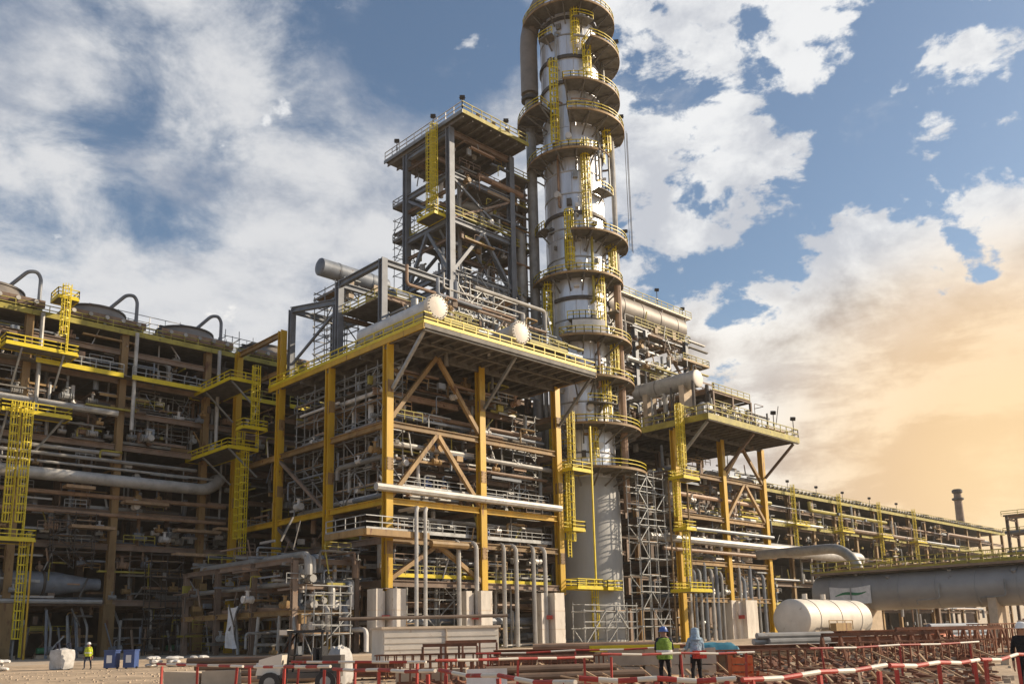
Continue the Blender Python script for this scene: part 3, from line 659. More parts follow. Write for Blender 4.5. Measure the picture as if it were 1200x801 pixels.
# scaffolds on and in the structure
scaffold('dense grey tube scaffold behind the left yellow columns under the deck', 61.2, 84, 18, 1, 9, 8, 2.0, 2.4, 2.1, .15)
scaffold('grey tube scaffold low at the left face of the main structure', 56.2, 86, .2, 1, 6, 5, 2.2, 2.6, 2.1, .3)
scaffold('slim tube scaffold inside the first bay of the main structure', 66.5, 83.8, .2, 3, 1, 5, 2.2, 2.0, 2.0, .3)
scaffold('slim tube scaffold behind the right hand yellow column under the deck', 83.5, 85.6, 19.6, 2, 1, 6, 2.2, 2.2, 2.0, .2)
scaffold('tall tube scaffold wrapping the right side of the grey column skirt', 104.6, 80.6, .2, 3, 1, 10, 2.2, 2.0, 2.5, .15, .075)
scaffold('wide low tube scaffold in front of the grey column skirt', 91.2, 80.4, .2, 5, 1, 2, 2.3, 2.0, 2.3, .3, .08)

# ---------------------------------------------------------------- equipment on the main deck
DT = DZ - .3
for i, (x, lab) in enumerate(((61.6, 'white ended heat exchanger at the front corner of the main deck'), (75.2, 'white ended heat exchanger at the middle of the main deck front'))):
    t = thing('heat_exchanger', lab, 'heat exchanger', (x, 76, DT), 'heat exchangers on the main deck')
    MB().lathe([(1.25, 0), (1.25, 14)], (x, 75.9, DT + 2.4), 28, 'Y').build('shell', 'cladw', t)
    MB().lathe([(.05, -.5), (1.1, -.45), (1.52, -.3), (1.52, .35), (1.26, .35)], (x, 75.5, DT + 2.4), 32, 'Y').build('channel_cover', 'white', t)
    b = MB()
    for k in range(20): a = 2 * PI * k / 20; b.tube((x + 1.36 * math.cos(a), 74.95, DT + 2.4 + 1.36 * math.sin(a)), (x + 1.36 * math.cos(a), 75.3, DT + 2.4 + 1.36 * math.sin(a)), .07, 6)
    b.build('bolt_circle', 'galv', t, 'stuff')
    for y in (78.5, 87): MB().box((x, y, DT + .6), (2.0, .6, 1.2)).build('saddle', 'block', t)
    for y in (79.5, 86): MB().tube((x, y, DT + 3.4), (x, y, DT + 4.6), .45, 12).build('nozzle', 'galv', t)
for x0, x1, y0, y1, z in ((64.4, 70, 77.4, 80.4, DT + 2.2), (78.6, 86, 77, 80, DT + 2.6), (66, 72, 82, 85, DT + 4.6)): platform_box(S, x0, x1, y0, y1, z, 'olive')
E1 = thing('portal_frame', 'grey steel portal frame with overhead cross beams at the left end of the main deck', 'steel frame', (61, 95, DT))
for x in (61, 68):
    for y, h in ((107.2, 48.2), (95.6, 45.6)): MB().icol(x, y, DT, h, .8).build('column', 'grey', E1)
    MB().ibeam((x, 107.4, 48.2 if x < 65 else 47), (x, 95.4, 45.9), .6, .8).build('beam', 'grey', E1)
for y, h in ((107.2, 48.0), (95.6, 45.4)): MB().ibeam((61.4, y, h), (67.6, y, h), .5, .7).build('beam', 'grey', E1)
MB().bar((61, 106.8, 40), (61, 96, 44.6), .3).build('brace', 'grey', E1)
E2 = thing('portal_frame', 'tall grey steel portal frame carrying pipes at the front of the main deck', 'steel frame', (61, 85, DT))
for x in (61, 72):
    for y in (95.0, 85.2): MB().icol(x, y, DT, 48.6, .85).build('column', 'grey', E2)
    MB().ibeam((x, 95.6, 48.2), (x, 84.8, 48.2), .6, .8).build('beam', 'grey', E2)
for y in (95.0, 85.2):
    MB().ibeam((61.4, y, 48.2), (71.6, y, 48.2), .6, .8).build('beam', 'grey', E2); MB().ibeam((61.4, y, 43.6), (71.6, y, 43.6), .4, .6).build('beam', 'rust', E2)
MB().bx(61.4, 71.6, 85.6, 94.6, 43.9, 44.05).build('floor_grating', 'grate', E2)
rail([(61.2, 94.6, 44), (61.2, 85.4, 44), (71.6, 85.4, 44)], 1.2, .07).build('handrail', 'olive', E2)
drum('cylinder_drum', 'dark grey round ended cylinder jutting out above the portal frames', 'vessel', (66.5, 100, 52.4), 1.25, 11, 'X', 'pipeg', None, None, 2, [(48.7, (-.2, .6))], .25)
drum('receiver_drum', 'white horizontal drum lying behind the deck rail at the left', 'vessel', (63.8, 89.5, DT + 2.0), 1.3, 8.5, 'Y', 'cladw', None, None, 3, [(DT, (-.6, .6))])
drum('receiver_drum', 'dark rounded drum behind the white exchanger ends', 'vessel', (79, 88, DT + 3.4), 1.5, 10, 'X', 'pipeb', None, None, 3, [(DT, (-.6, .6))])
drum('receiver_drum', 'grey drum under the tall grey frame', 'vessel', (70.5, 90.5, 46), 1.5, 9, 'X', 'pipeg', None, None, 2, [(44.1, (-.5, .5))])
DP = thing('deck_pipework', 'tangle of grey and brown pipes between the equipment on the main deck', 'pipework', (70, 90, DT))
fill_pipes(DP, 62, 89, 78, 94, (DT + .4, DT + 2.5, DT + 5, DT + 8), 7, .35)
fill_pipes(DP, 64, 88, 78, 100, (DT + .6, DT + 3, DT + 6.5), 5, .35, 'Y', (5, 14))
for k in range(26):
    x, y = U(63, 88), U(78, 94); MB().tube((x, y, DT), (x, y, DT + U(2, 8)), U(.1, .3), 8).build('riser', random.choice(('pipe', 'galv', 'pipeb', 'olive')), DP)
clutter(DP, 62, 86, 77.4, 93, 0, 0, 200, (DT + .1, DT + .3, DT + 2.4))
scaffold('tube scaffold standing on the deck under the tall grey frame', 74, 86, DT, 5, 2, 6, 2.2, 2.2, 2.0, .3)
scaffold('tube scaffold standing on the deck between the two portal frames', 62.5, 95.8, DT, 1, 3, 6, 2.0, 2.6, 2.0, .3)

# ================================================================ grey roof frame beside the column
G = thing('steel_tower_frame', 'tall grey steel frame with a railed roof deck left of the silver column', 'steel frame', (80.3, 94.8, DT))
GX, GY = (80.3, 93.2), (94.8, 105.7)
for x in GX:
    for y in GY: MB().icol(x, y, DT, 79.2, 1.0, .18).build('column', 'grey', G)
for z in (47, 55.6, 64, 71.5, 78.6):
    for y in GY: MB().ibeam((GX[0] + .5, y, z), (GX[1] - .5, y, z), .6, .9).build('beam', 'grey' if z < 76 else 'rust', G)
    for x in GX: MB().ibeam((x, GY[0] + .5, z), (x, GY[1] - .5, z), .6, .9).build('beam', 'grey', G)
for x in GX:
    MB().bar((x, 95.2, 55.9), (x, 100.2, 63.6), .5).build('brace', 'grey', G); MB().bar((x, 105.3, 55.9), (x, 100.4, 63.6), .5).build('brace', 'grey', G)
    MB().bar((x, 95.2, 64.4), (x, 105.3, 71), .4).build('brace', 'grey', G)
for y in GY:
    MB().bar((80.8, y, 47.4), (86.7, y, 55.2), .5).build('brace', 'grey', G); MB().bar((92.8, y, 47.4), (86.9, y, 55.2), .5).build('brace', 'grey', G)
    MB().bar((80.8, y, 56), (86.7, y, 63.6), .5).build('brace', 'grey', G); MB().bar((92.8, y, 56), (86.9, y, 63.6), .5).build('brace', 'grey', G)
    MB().bar((80.8, y, 64.4), (92.8, y, 71), .35).build('brace', 'rust', G); MB().bar((92.8, y, 64.4), (80.8, y, 71), .35).build('brace', 'grey', G)
MB().bx(79.6, 93.6, 91.0, 110.8, 79.9, 80.2).build('roof_deck', 'grate', G)
x = 80.0
while x < 93.6: MB().ibeam((x, 91.2, 79.55), (x, 110.6, 79.55), .22, .6).build('joist', 'grate', G); x += 1.9
MB().bx(79.45, 79.6, 90.85, 110.95, 79.7, 80.25).build('fascia', 'galv', G); MB().bx(79.6, 93.75, 90.85, 91.0, 79.7, 80.25).build('fascia', 'olive', G)
rail([(79.6, 110.8, 80.2), (79.6, 91, 80.2)], 1.5, .08).build('handrail', 'cladw', G); rail([(79.6, 91, 80.2), (93.6, 91, 80.2)], 1.5, .08).build('handrail', 'olive', G)
for k in range(9): MB().tube((U(82, 93), U(92.5, 100), 80.2), (U(82, 93), U(92.5, 100), U(81.4, 83)), U(.1, .25), 7).build('pipe', random.choice(('pipe', 'pipeb', 'tan')), G)
MB().bx(80.9, 92.8, 95.4, 105.2, 64.5, 64.65).build('floor_grating', 'grate', G)
MB().bx(86, 92.8, 95.4, 105.2, 72, 72.15).build('floor_grating', 'grate', G); MB().bx(80.9, 92.8, 95.4, 105.2, 47.5, 47.6).build('floor_grating', 'grate', G)
rail([(80.4, 105, 64.9), (80.4, 94.4, 64.9), (92.8, 94.4, 64.9)], 1.3, .07).build('handrail', 'olive', G)
platform_box(G, 80.4, 84.5, 106.4, 109.6, 71.6, 'galv', 'SWN', None, 'grate'); platform_box(G, 80.4, 84.5, 106.4, 109.6, 65.6, 'galv', 'SWN', None, 'grate')
fill_pipes(G, 81, 96, 94, 104, (48, 56, 64.6, 72.2), 3, .5)
fill_pipes(G, 82, 92, 94, 106, (49, 57, 65), 3, .5, 'Y', (5, 11))
MB().path([(96.5, 96, 48), (96.5, 96, 68), (90, 98, 70), (84, 100, 70)], .8, 12, 2).build('pipe', 'pipe', G)
for x, y in ((84, 97), (90, 99), (87, 103)): MB().tube((x, y, 50), (x, y, 72), .35, 8).build('riser', random.choice(('pipe', 'pipeb')), G)
MB().lathe([(1.5, 0), (1.5, 8)], (84, 100, 82.0), 20, 'X').build('header', 'pipeb', G)
for x in (84.6, 88, 91): MB().tube((x, 93, 80.2), (x, 93, 82.6), .3, 8).build('relief_valve', 'tan', G)
t = thing('access_ladder', 'tall yellow caged ladder up the front of the grey steel frame', 'ladder', (79.4, 97, 64))
ladder_parts(t, (79.2, 96.8), 64.5, 79.2, PI); ladder_parts(t, (79.2, 97.9), 64.5, 78.6, PI)
platform_box(t, 77.6, 80, 95.4, 99.6, 64.6, 'yellow', 'SWN')
clutter(G, 81, 92, 93.6, 97, 0, 0, 70, (48, 52, 56, 60, 65, 69, 72.5, 75.5)); clutter(G, 81, 92, 97, 106, 0, 0, 40, (48, 56, 60, 65, 72.5, 76))
for z in (52, 60, 68, 75.5):
    MB().ibeam((80.8, 98, z), (92.8, 98, z), .4, .6).build('beam', 'rust', G); MB().ibeam((80.3, 95.3, z + 1), (80.3, 105.2, z + 1), .4, .5).build('beam', 'rust', G)
for x0 in (80.8, 86.8): MB().bar((x0, 98, 56), (x0 + 6, 98, 63.6), .3).build('brace', 'rust', G); MB().bar((x0 + 6, 98, 56), (x0, 98, 63.6), .3).build('brace', 'grey', G); MB().bar((x0, 98, 64.4), (x0 + 6, 98, 71), .3).build('brace', 'rust', G)
for y in (97.2, 105.2): MB().icol(98.4, y, DT, 76, .8).build('column', 'rust', G)
for z in (43, 47, 52, 55.6, 60, 64, 68, 71.5, 75.6):
    for y in (97.2, 105.2): MB().ibeam((93.7, y, z), (98, y, z), .4, .6).build('beam', 'rust', G)
    MB().ibeam((98.4, 97.6, z), (98.4, 104.8, z), .4, .6).build('beam', 'rust', G)
    if z in (47, 55.6, 64, 71.5):
        MB().bx(93.6, 98.8, 95.6, 105, z + .35, z + .48).build('floor_grating', 'grate', G); rail([(93.6, 95.6, z + .45), (98.8, 95.6, z + .45)], 1.2, .07).build('handrail', 'olive', G)
for z0, z1 in ((43.4, 51.6), (56, 63.6), (64.4, 71), (47.4, 55.2)): MB().bar((93.8, 97.2, z0), (98, 97.2, z1), .3).build('brace', 'rust', G)
clutter(G, 92, 97.5, 95.2, 97.2, 0, 0, 60, (43, 47.5, 52, 56, 60, 64.5, 68, 72)); clutter(G, 80, 97, 92.6, 95, 0, 0, 110, (38, 40.5, 43, 45.5))
MB().bx(93.6, 98.6, 94.6, 105, 76.2, 76.4).build('floor_grating', 'grate', G); rail([(93.6, 94.6, 76.4), (98.6, 94.6, 76.4)], 1.2, .07).build('handrail', 'olive', G)
scaffold('tube scaffold inside the grey steel frame at its lower level', 82, 93.4, 48, 4, 1, 4, 2.2, 1.4, 2.0, .3, .06)
scaffold('spindly tube scaffold hung on the left end of the grey steel frame', 80.6, 107, 50, 1, 1, 8, 2.2, 2.4, 2.4, .1, .06)
for p, lab in (((79.6, 107.5, 80.2), 'floodlight at the left end of the grey frame roof'), ((79.6, 98, 80.2), 'floodlight above the yellow ladder on the grey frame roof'), ((79.8, 91.2, 80.2), 'floodlight at the front corner of the grey frame roof'), ((89, 91.2, 80.2), 'floodlight on the right hand edge of the grey frame roof')):
    flood(p, lab, 2.2, -2.3)

# ================================================================ air cooler rack, left
def cooler_proto(loc, label, group, r=4.0, h=.86, far=False):
    x, y, z = loc; t = thing('air_cooler', label, 'air cooler', loc, group)
    MB().bx(x - 5.5, x + 5.5, y - 5.0, y + 5.0, z + 1.1 * h, z + 2.0 * h).build('tube_bundle', 'rust', t)
    MB().bx(x - 5.6, x + 5.6, y - 5.15, y - 5.0, z + 1.0 * h, z + 2.2 * h).build('header_box', 'grate' if far else 'pipeb', t)
    MB().lathe([(r + 1.1, 2.0 * h), (r + .3, 3.3 * h), (r + .1, 3.9 * h), (r - .15, 3.9 * h), (r - .1, 3.2 * h)], (x, y, z), 32).build('plenum', 'grate' if far else 'brownv', t)
    MB().lathe([(r, 3.8 * h), (r + .3, 3.8 * h), (r + .3, 4.1 * h), (r, 4.1 * h)], (x, y, z), 32).build('fan_ring', 'dark', t)
    MB().lathe([(r - .1, 4.0 * h), (r * .75, 4.6 * h), (r * .35, 5.0 * h), (.1, 5.1 * h)], (x, y, z), 32).build('fan_guard', 'dark', t)
    for sx in (-5.2, 0, 5.2):
        for sy in (-4.7, 4.7): MB().bx(x + sx - .18, x + sx + .18, y + sy - .18, y + sy + .18, z, z + 1.1 * h).build('leg', 'grey', t)
    for k in range(5): MB().tube((x - 4.4 + 2.2 * k, y - 5.1, z + 1.6 * h), (x - 4.4 + 2.2 * k, y - 5.7, z + 1.6 * h), .3, 8).build('nozzle', 'pipe', t)
    if not far:
        MB().lathe([(.45, -.8), (.45, .8)], (x, y, z + 5.3 * h), 12, 'X').build('fan_motor', 'grey', t)
        MB().bx(x - r, x + r, y - .3, y + .3, z + 4.55 * h, z + 4.7 * h).build('motor_beam', 'dark', t)
    return t
def davit(loc, label, group):
    x, y, z = loc; t = thing('davit', label, 'davit', loc, group)
    MB().path([(x, y, z), (x, y, z + 5.2), (x - .5, y, z + 6.0), (x - 1.6, y, z + 5.8), (x - 3.4, y + 1.4, z + 3.6)], .26, 8, .8).build('davit_pipe', 'grey', t)
    MB().bx(x - .4, x + .4, y - .4, y + .4, z, z + .3).build('base_plate', 'dark', t)
    return t
K = thing('air_cooler_rack', 'long multi level rusty steel pipe rack under the air coolers at the left', 'pipe rack', (31.6, 124, 0))
KX = (6.8, 19.2, 31.6, 44., 56.4, 68.8, 81.2, 93.6, 106., 118.4, 130.8, 143.2, 156.); KY = (124., 136., 149.); KZ = 45.2
for x in KX:
    for y in KY:
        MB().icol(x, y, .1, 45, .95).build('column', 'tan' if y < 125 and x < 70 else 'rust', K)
        if y < 125 and x < 70: MB().bx(x - .75, x + .75, y - .8, y + .75, .1, 7).build('column_base', 'tan', K)
ZB = (7.2, 14.7, 19.3, 28.6, 33.5, 38.1, 42.3)
for z in ZB:
    for y in KY:
        for a, c in zip(KX[:-1], KX[1:]):
            if y > 130 and (z in (19.3, 33.5)): continue
            beam((a + .5, y, z), (c - .5, y, z), .5, .8, 'rust', K)
    for x in KX[:-1]: beam((x, 124.5, z - .1), (x, 148.5, z - .1), .5, .8, 'rust', K)
for a, c in zip(KX[:-1], KX[1:]):
    MB().bx(a + .02, c - .02, 122.9, 123.05, KZ - .4, KZ + .35).build('edge_beam', 'olive', K)
    MB().bx(a + .02, c - .02, 123.05, 150, KZ - .1, KZ + .05).build('deck_plate', 'grate', K)
    rail([(a, 123.0, KZ), (c, 123.0, KZ)], 1.25, .07, 2, False).build('handrail', 'olive', K)
    for z in (38.4, 28.9, 15.1, 7.6): MB().bx(a + .02, c - .02, 125.2 if z < 38 else 121.9, 149, z, z + .12).build('floor_grating', 'grate', K)
    if a > 30:
        MB().bx(a + .6, c - .6, 121.8, 121.9, 38.1, 38.75).build('toe_board', 'yellow', K)
        rail([(a + .6, 121.9, 38.5), (c - .6, 121.9, 38.5)], 1.5, .075).build('handrail', 'galv' if a < 50 else 'olive', K)
    MB().bx(a + .02, c - .02, 149.5, 149.7, .1, 45).build('rear_blackout_panel', 'dark', K)  # added dark sheet, blocks the sky behind so the rack interior stays dark
fill_pipes(K, 8, 80, 124.4, 132, ZB, 8, .45, 'X', (6, 26), ('pipe', 'pipeb', 'pipe', 'pipeg', 'cladw', 'pipeb', 'galv'))
fill_pipes(K, 8, 78, 125, 140, ZB[:-1], 7, .4, 'Y', (5, 12), ('pipe', 'pipeb', 'pipeg', 'pipeb'))
for k in range(60):
    x, y = U(20, 70), U(123.6, 128); z0 = random.choice(ZB[:-1]); MB().tube((x, y, z0), (x, y, z0 + U(3.5, 9)), U(.09, .26), 8).build('riser', random.choice(('pipe', 'galv', 'pipeb', 'pipeg', 'galv')), K)
for k in range(44):
    x = U(24, 74); MB().tube((x, U(122.2, 126), .12), (x + U(-.3, .3), U(123, 126), U(3, 7)), U(.08, .2), 7).build('riser', random.choice(('pipe', 'galv', 'pipeb', 'pipeg', 'tan')), K)
for k in range(40):
    z = random.choice((8, 15.6, 19.9, 29.4, 34.4, 39)); x = U(22, 62); MB().bx(x, x + U(3, 9), U(124.6, 125.4), U(125.6, 127), z, z + U(.15, .5)).build('cable_tray', random.choice(('galv', 'dark', 'rust', 'tan')), K)
for k in range(12):             # pump sets at ground level
    x, y = 24 + 4.2 * k, U(123.2, 126); g = MB(); g.bx(x - .9, x + 1.2, y - .5, y + .5, .12, .55); pm = g.build('pump_plinth', 'block', K)
    MB().lathe([(.38, -.5), (.42, .5)], (x - .3, y, 1.1), 14, 'X').build('motor', random.choice(('blue', 'grey', 'pipeg', 'green')), pm); MB().lathe([(.2, -.35), (.55, -.25), (.55, .25), (.2, .35)], (x + .7, y, 1.1), 14, 'X').build('pump_casing', 'galv', pm)
    MB().path([(x + .7, y, 1.5), (x + .7, y, U(3.5, 6.5)), (x + .7, y + 3, 6.6)], .16, 8, .5).build('riser', 'pipe', K)
clutter(K, 22, 66, 122.6, 126.5, 0, 0, 420, (.3, 3, 7.6, 11, 15, 19.6, 24, 28.9, 33.8, 38.5, 41.5))
for x in (45.2, 57.6, 32.8): MB().tube((x, 122.6, 31), (x, 122.6, 45.2), .28, 8).build('cooler_leg', 'pipe', K)
for k in range(64):
    b = MB(); valve(b, (U(30, 66), U(123.2, 125.5), random.choice((29.6, 29.9, 16, 17, 12.5, 34.3)) + U(-.3, .7)), U(.28, .5)); b.build('valve', random.choice(('pipe', 'cladw', 'pipeb', 'galv', 'pipeg')), K)
for y, z, r, mt, x0, x1 in ((123.2, 33.2, .5, 'pipe', 22, 43.4), (123.2, 27.4, .3, 'pipe', 20, 44), (123.0, 26.4, .26, 'pipe', 22, 55), (123.4, 25.4, .2, 'pipe', 22, 58), (123.3, 7.3, .3, 'pipe', 22, 43), (123.4, 19.0, .26, 'pipeb', 24, 60), (123.6, 21.5, .3, 'pipeb', 24, 60)):
    pipes_u(K, x0, x1, y, z, r, mt)
for x0, x1, z in ((44.6, 50.6, 20.8), (37, 40.6, 22.2), (52, 58.5, 17.4), (52, 58, 14.0), (58, 62, 18), (38, 43.5, 17)):
    MB().bx(x0, x1, 121.4, 123.2, z - .2, z + .2).build('timber_staging', 'timber', K)
tag(MB().path([(16, 121.8, 23.5), (56.6, 121.8, 23.5), (59.2, 123.5, 25.8), (59.2, 126, 25.8)], .82, 16, 2.4).build('transfer_pipe', 'pipe'), 'fat pale grey pipe running along the front of the left rack', 'pipe')
t = thing('intake_duct', 'fat dark grey duct narrowing to a cone low in the left rack', 'duct', (36, 123, 9.6))
MB().lathe([(1.55, -18), (1.55, 3.6), (.8, 8.0), (.8, 9.2)], (34, 125.4, 9.7), 24, 'X').build('duct_shell', 'pipeg', t)
for x in (26, 31, 36): MB().lathe([(1.55, -.15), (1.7, -.15), (1.7, .15), (1.55, .15)], (x, 125.4, 9.7), 24, 'X').build('flange', 'dark', t)
for x in (23, 37): MB().box((x, 125.4, 8.0), (.8, 2.2, .9)).build('saddle', 'rust', t)
names = ['air cooler at the far left edge of the rack roof', 'air cooler second from the left edge on the rack roof', 'air cooler third from the left edge on the rack roof', 'air cooler on the rack roof nearest the main structure']
pc = cooler_proto((27.6, 128.6, KZ + .1), names[0], 'air coolers on the left rack roof')
for i in range(1, 4): copy_tree(pc, (27.6 + 13.5 * i, 128.6, KZ + .1), names[i], 'air coolers on the left rack roof')
pc0 = copy_tree(pc, (14.1, 128.6, KZ + .1), 'air cooler mostly outside the left edge of the view', 'air coolers on the left rack roof')
dn = ['hooked davit pipe beside the far left cooler', 'hooked davit pipe between the second and third coolers', 'hooked davit pipe between the third cooler and the main structure']
pd = davit((32.6, 124.2, KZ + .1), dn[0], 'davits on the left rack roof')
for i in range(1, 3): copy_tree(pd, (32.6 + 12.9 * i, 124.2, KZ + .1), dn[i], 'davits on the left rack roof')
t = thing('access_ladder', 'tall yellow caged ladder tower with landings at the far left', 'ladder', (31, 119, 0))
ladder_parts(t, (30.2, 119.0), 14.4, 30.6, PI); ladder_parts(t, (31.4, 118.2), 14.4, 30.6, PI)
ladder_parts(t, (32.2, 118.4), .4, 14.2, PI); platform_box(t, 28.4, 32.6, 117.2, 121, 14.4, 'yellow', 'WSE')
platform_box(t, 28.2, 36.4, 119.6, 122.4, 30.8, 'yellow', 'WSE', [((33, 123.4, 26), (35.6, 120, 30.6)), ((29, 123.4, 26), (29, 120, 30.6))])
platform_box(t, 28.0, 36.6, 119.6, 122.4, 39.4, 'yellow', 'WSE', [((30, 123.4, 35), (30, 120, 39.2)), ((35, 123.4, 35), (35, 120, 39.2))])
ladder_parts(t, (35.0, 119.2), 39.4, 47.5, PI); platform_box(t, 33.6, 36.2, 119.6, 122.6, 47.0, 'yellow', 'WSEN')
for x in (28.6, 32.4): MB().tube((x, 117.4, .1), (x, 117.4, 14.3), .12, 6).build('post', 'orange', t)
scaffold('spindly tube scaffold in the first bay of the left rack', 36, 122.0, 11.5, 2, 1, 3, 2.6, 1.2, 2.1, .5, .06, 'dark')
scaffold('tube scaffold low in the second bay of the left rack', 48.5, 121.4, .2, 2, 1, 6, 2.3, 1.6, 2.1, .35, .06, 'dark')
scaffold('tube scaffold on the air cooler deck beside the third cooler', 46, 133, KZ + .1, 4, 2, 3, 2.4, 2.4, 1.9, .1, .06)
scaffold('tube scaffold on the air cooler deck close to the main structure', 60, 126, KZ + .1, 5, 2, 2, 2.4, 2.4, 1.9, .1, .06)
scaffold('tall tube scaffold deep in the second bay of the left rack', 47, 126, 29, 3, 1, 4, 2.6, 2.0, 2.1, .2, .065)

# low pipe rack in front of the left end
Lr = thing('low_pipe_rack', 'low rusty pipe rack reaching out from the left end of the main structure', 'pipe rack', (52, 80, 0))
for y in (85, 94, 103, 112):
    for x in (49.5, 57.4): MB().icol(x, y, .1, 10.2, .6).build('column', 'rust', Lr)
    for z in (4.6, 7.4, 10.2): MB().ibeam((49, y, z), (58, y, z), .4, .55).build('beam', 'tan' if z < 5 else 'rust', Lr)
for a, c in ((85.3, 93.7), (94.3, 102.7), (103.3, 111.7)):
    for x in (49.5, 57.4):
        for z in (4.65, 10.25): MB().ibeam((x, a, z), (x, c, z), .4, .6).build('beam', 'tan' if z < 5 else 'rust', Lr)
for x, z, r, mt in ((50.4, 10.8, .45, 'pipe'), (51.6, 10.6, .3, 'pipe'), (53, 10.7, .5, 'pipeg'), (55, 10.5, .25, 'pipe'), (56.4, 10.6, .35, 'pipeb'), (50.6, 7.9, .3, 'pipe'), (52, 7.8, .22, 'pipeb'), (54, 8.0, .4, 'pipe'), (56, 7.8, .2, 'pipeg'), (50.3, 5.2, .3, 'pipeb'), (53.0, 5.2, .3, 'pipe'), (55.4, 5.3, .35, 'pipeg')):
    y0 = U(83.5, 86); MB().path([(x, y0, z - U(1, 3)), (x, y0, z), (x, U(106, 113), z)], r, 10).build('pipe', mt, Lr)
for k in range(16):
    x, z, r = U(49.4, 57), random.choice((2.2, 5.2, 7.9, 10.7)) + U(0, .7), U(.1, .32); y0 = U(82, 92); MB().path([(x, y0, max(.3, z - U(1, 4))), (x, y0, z), (x, U(98, 113), z)], r, 9).build('pipe', random.choice(('pipe', 'galv', 'pipeg', 'cladw', 'pipeb')), Lr)
clutter(Lr, 47.6, 56, 84, 112, 0, 0, 150, (.3, 1.5, 3.2, 4.9, 6.2, 7.7, 9, 10.6))
for k in range(10):
    b = MB(); valve(b, (49.3 + U(0, 7), U(83, 86), random.choice((3, 5.4, 8.2)) + U(0, .6)), U(.3, .5), 'Y'); b.build('valve', random.choice(('pipe', 'cladw', 'galv')), Lr)
for y, z in ((84, 1), (88, 1), (93, 1), (97, 1)): MB().tube((49.4, y, .2), (49.4, y + U(-1, 1), 4.4), .2, 8).build('riser', 'galv', Lr)
scaffold('tube scaffold with timber bays at the low rusty pipe rack', 49.6, 81.0, .2, 2, 1, 3, 2.2, 1.9, 2.1, .5, .06)
# white cloth hanging from the low rack
b = MB(); nu, nv = 28, 26; vs = []
for s in (0, .04):
    for j in range(nv + 1):
        for i in range(nu + 1):
            a, h = i / nu, j / nv; w = 1.0 - .28 * math.sin(h * 3.1) + .12 * noise.noise((h * 3, a, 2))
            fold = math.sin(a * 17 + 1.5 * math.sin(h * 4)) * (.10 + .16 * h) + .25 * noise.noise((a * 3, h * 2.5, 1.0))
            vs.append((48.7 + s - fold, 97.4 + (a - .5) * 2.7 * w + .35 * math.sin(h * 2.6), 5.75 - 4.8 * h - .18 * abs(math.sin(a * 3.1)) * (1 - h) - .5 * noise.noise((a * 4, 7, 0)) * h))
nn = (nu + 1) * (nv + 1)
fs = [(s * nn + j * (nu + 1) + i, s * nn + j * (nu + 1) + i + 1, s * nn + (j + 1) * (nu + 1) + i + 1, s * nn + (j + 1) * (nu + 1) + i) for s in (0, 1) for j in range(nv) for i in range(nu)]
b.add(vs, fs); tag(b.build('cloth', 'cloth'), 'white cloth sheet hanging in folds from the low rusty pipe rack', 'cloth')

# ================================================================ right hand table structure
Rt = thing('process_structure', 'smaller steel table structure right of the silver column with a railed cantilevered deck', 'structure', (117.5, 82.6, 0))
RX, RY = (117.5, 131.4, 144.8), (82.6, 96., 109.)
for i, x in enumerate(RX):
    for j, y in enumerate(RY):
        MB().icol(x, y, 6.6 if (j == 0 and i == 1) else .1, 34.6, .95).build('column', 'orange' if j == 0 else 'rust', Rt)
cb = MB().bx(130.6, 132.0, 82, 84.8, .1, 6.8).bx(132.8, 136.4, 80.6, 82.6, .1, 6.8).bx(131.8, 133.2, 81.4, 83, .1, 6.6).build('column_base', 'conc', Rt)
MB().box((131.8, 81.0, 4), (.9, .7, .6), math.radians(-45)).build('clamp', 'red', cb)
for z in (27.5, 20.4, 12.8, 6.8):
    for y in RY:
        for a, c in zip(RX[:-1], RX[1:]): beam((a + .5, y, z), (c - .5, y, z), .5, .75, 'tan' if y < 83 else 'rust', Rt)
    for x in RX:
        for a, c in zip(RY[:-1], RY[1:]): beam((x, a + .5, z - .06), (x, c - .5, z - .06), .5, .75, 'rust', Rt)
    MB().bx(118, 144.3, 85.5, 108, z + .4, z + .52).build('floor_grating', 'grate', Rt)
RZ = 35.8
MB().bx(116.6, 145.5, 75.2, 109.4, RZ - .45, RZ - .3).build('deck_plate', 'grate', Rt)
x = 117
while x < 145.5: MB().ibeam((x, 75.4, RZ - .75), (x, 109.2, RZ - .75), .25, .58).build('joist', 'grate', Rt); x += 1.87
for y in (75.3, 82.6, 88, 96, 103): MB().ibeam((116.6, y, RZ - 1.05), (145.5, y, RZ - 1.05), .4, .4 if y < 80 else .8).build('girder', 'grate', Rt)
MB().bx(116.5, 145.6, 75.05, 75.2, RZ - 1.1, RZ - .1).build('fascia', 'olive', Rt); MB().bx(116.45, 116.6, 75.2, 109.4, RZ - 1.1, RZ - .1).build('fascia', 'olive', Rt)
rail([(116.6, 92, RZ - .3), (116.6, 75.2, RZ - .3), (145.5, 75.2, RZ - .3), (145.5, 109, RZ - .3)], 1.7, .09).build('handrail', 'olive', Rt)
for x in RX: MB().bar((x, 82, 29.2), (x, 75.9, RZ - 1.2), .4).build('strut', 'rust' if x > 120 else 'galv', Rt)
for p, q in (((131.8, 82.5, 20.9), (137.8, 82.5, 27.2)), ((144.4, 82.5, 20.9), (138.4, 82.5, 27.2)), ((138.1, 82.5, 34.2), (144.4, 82.5, 28)), ((138.1, 82.5, 34.2), (131.8, 82.5, 28))): MB().bar(p, q, .5).build('brace', 'tan', Rt)
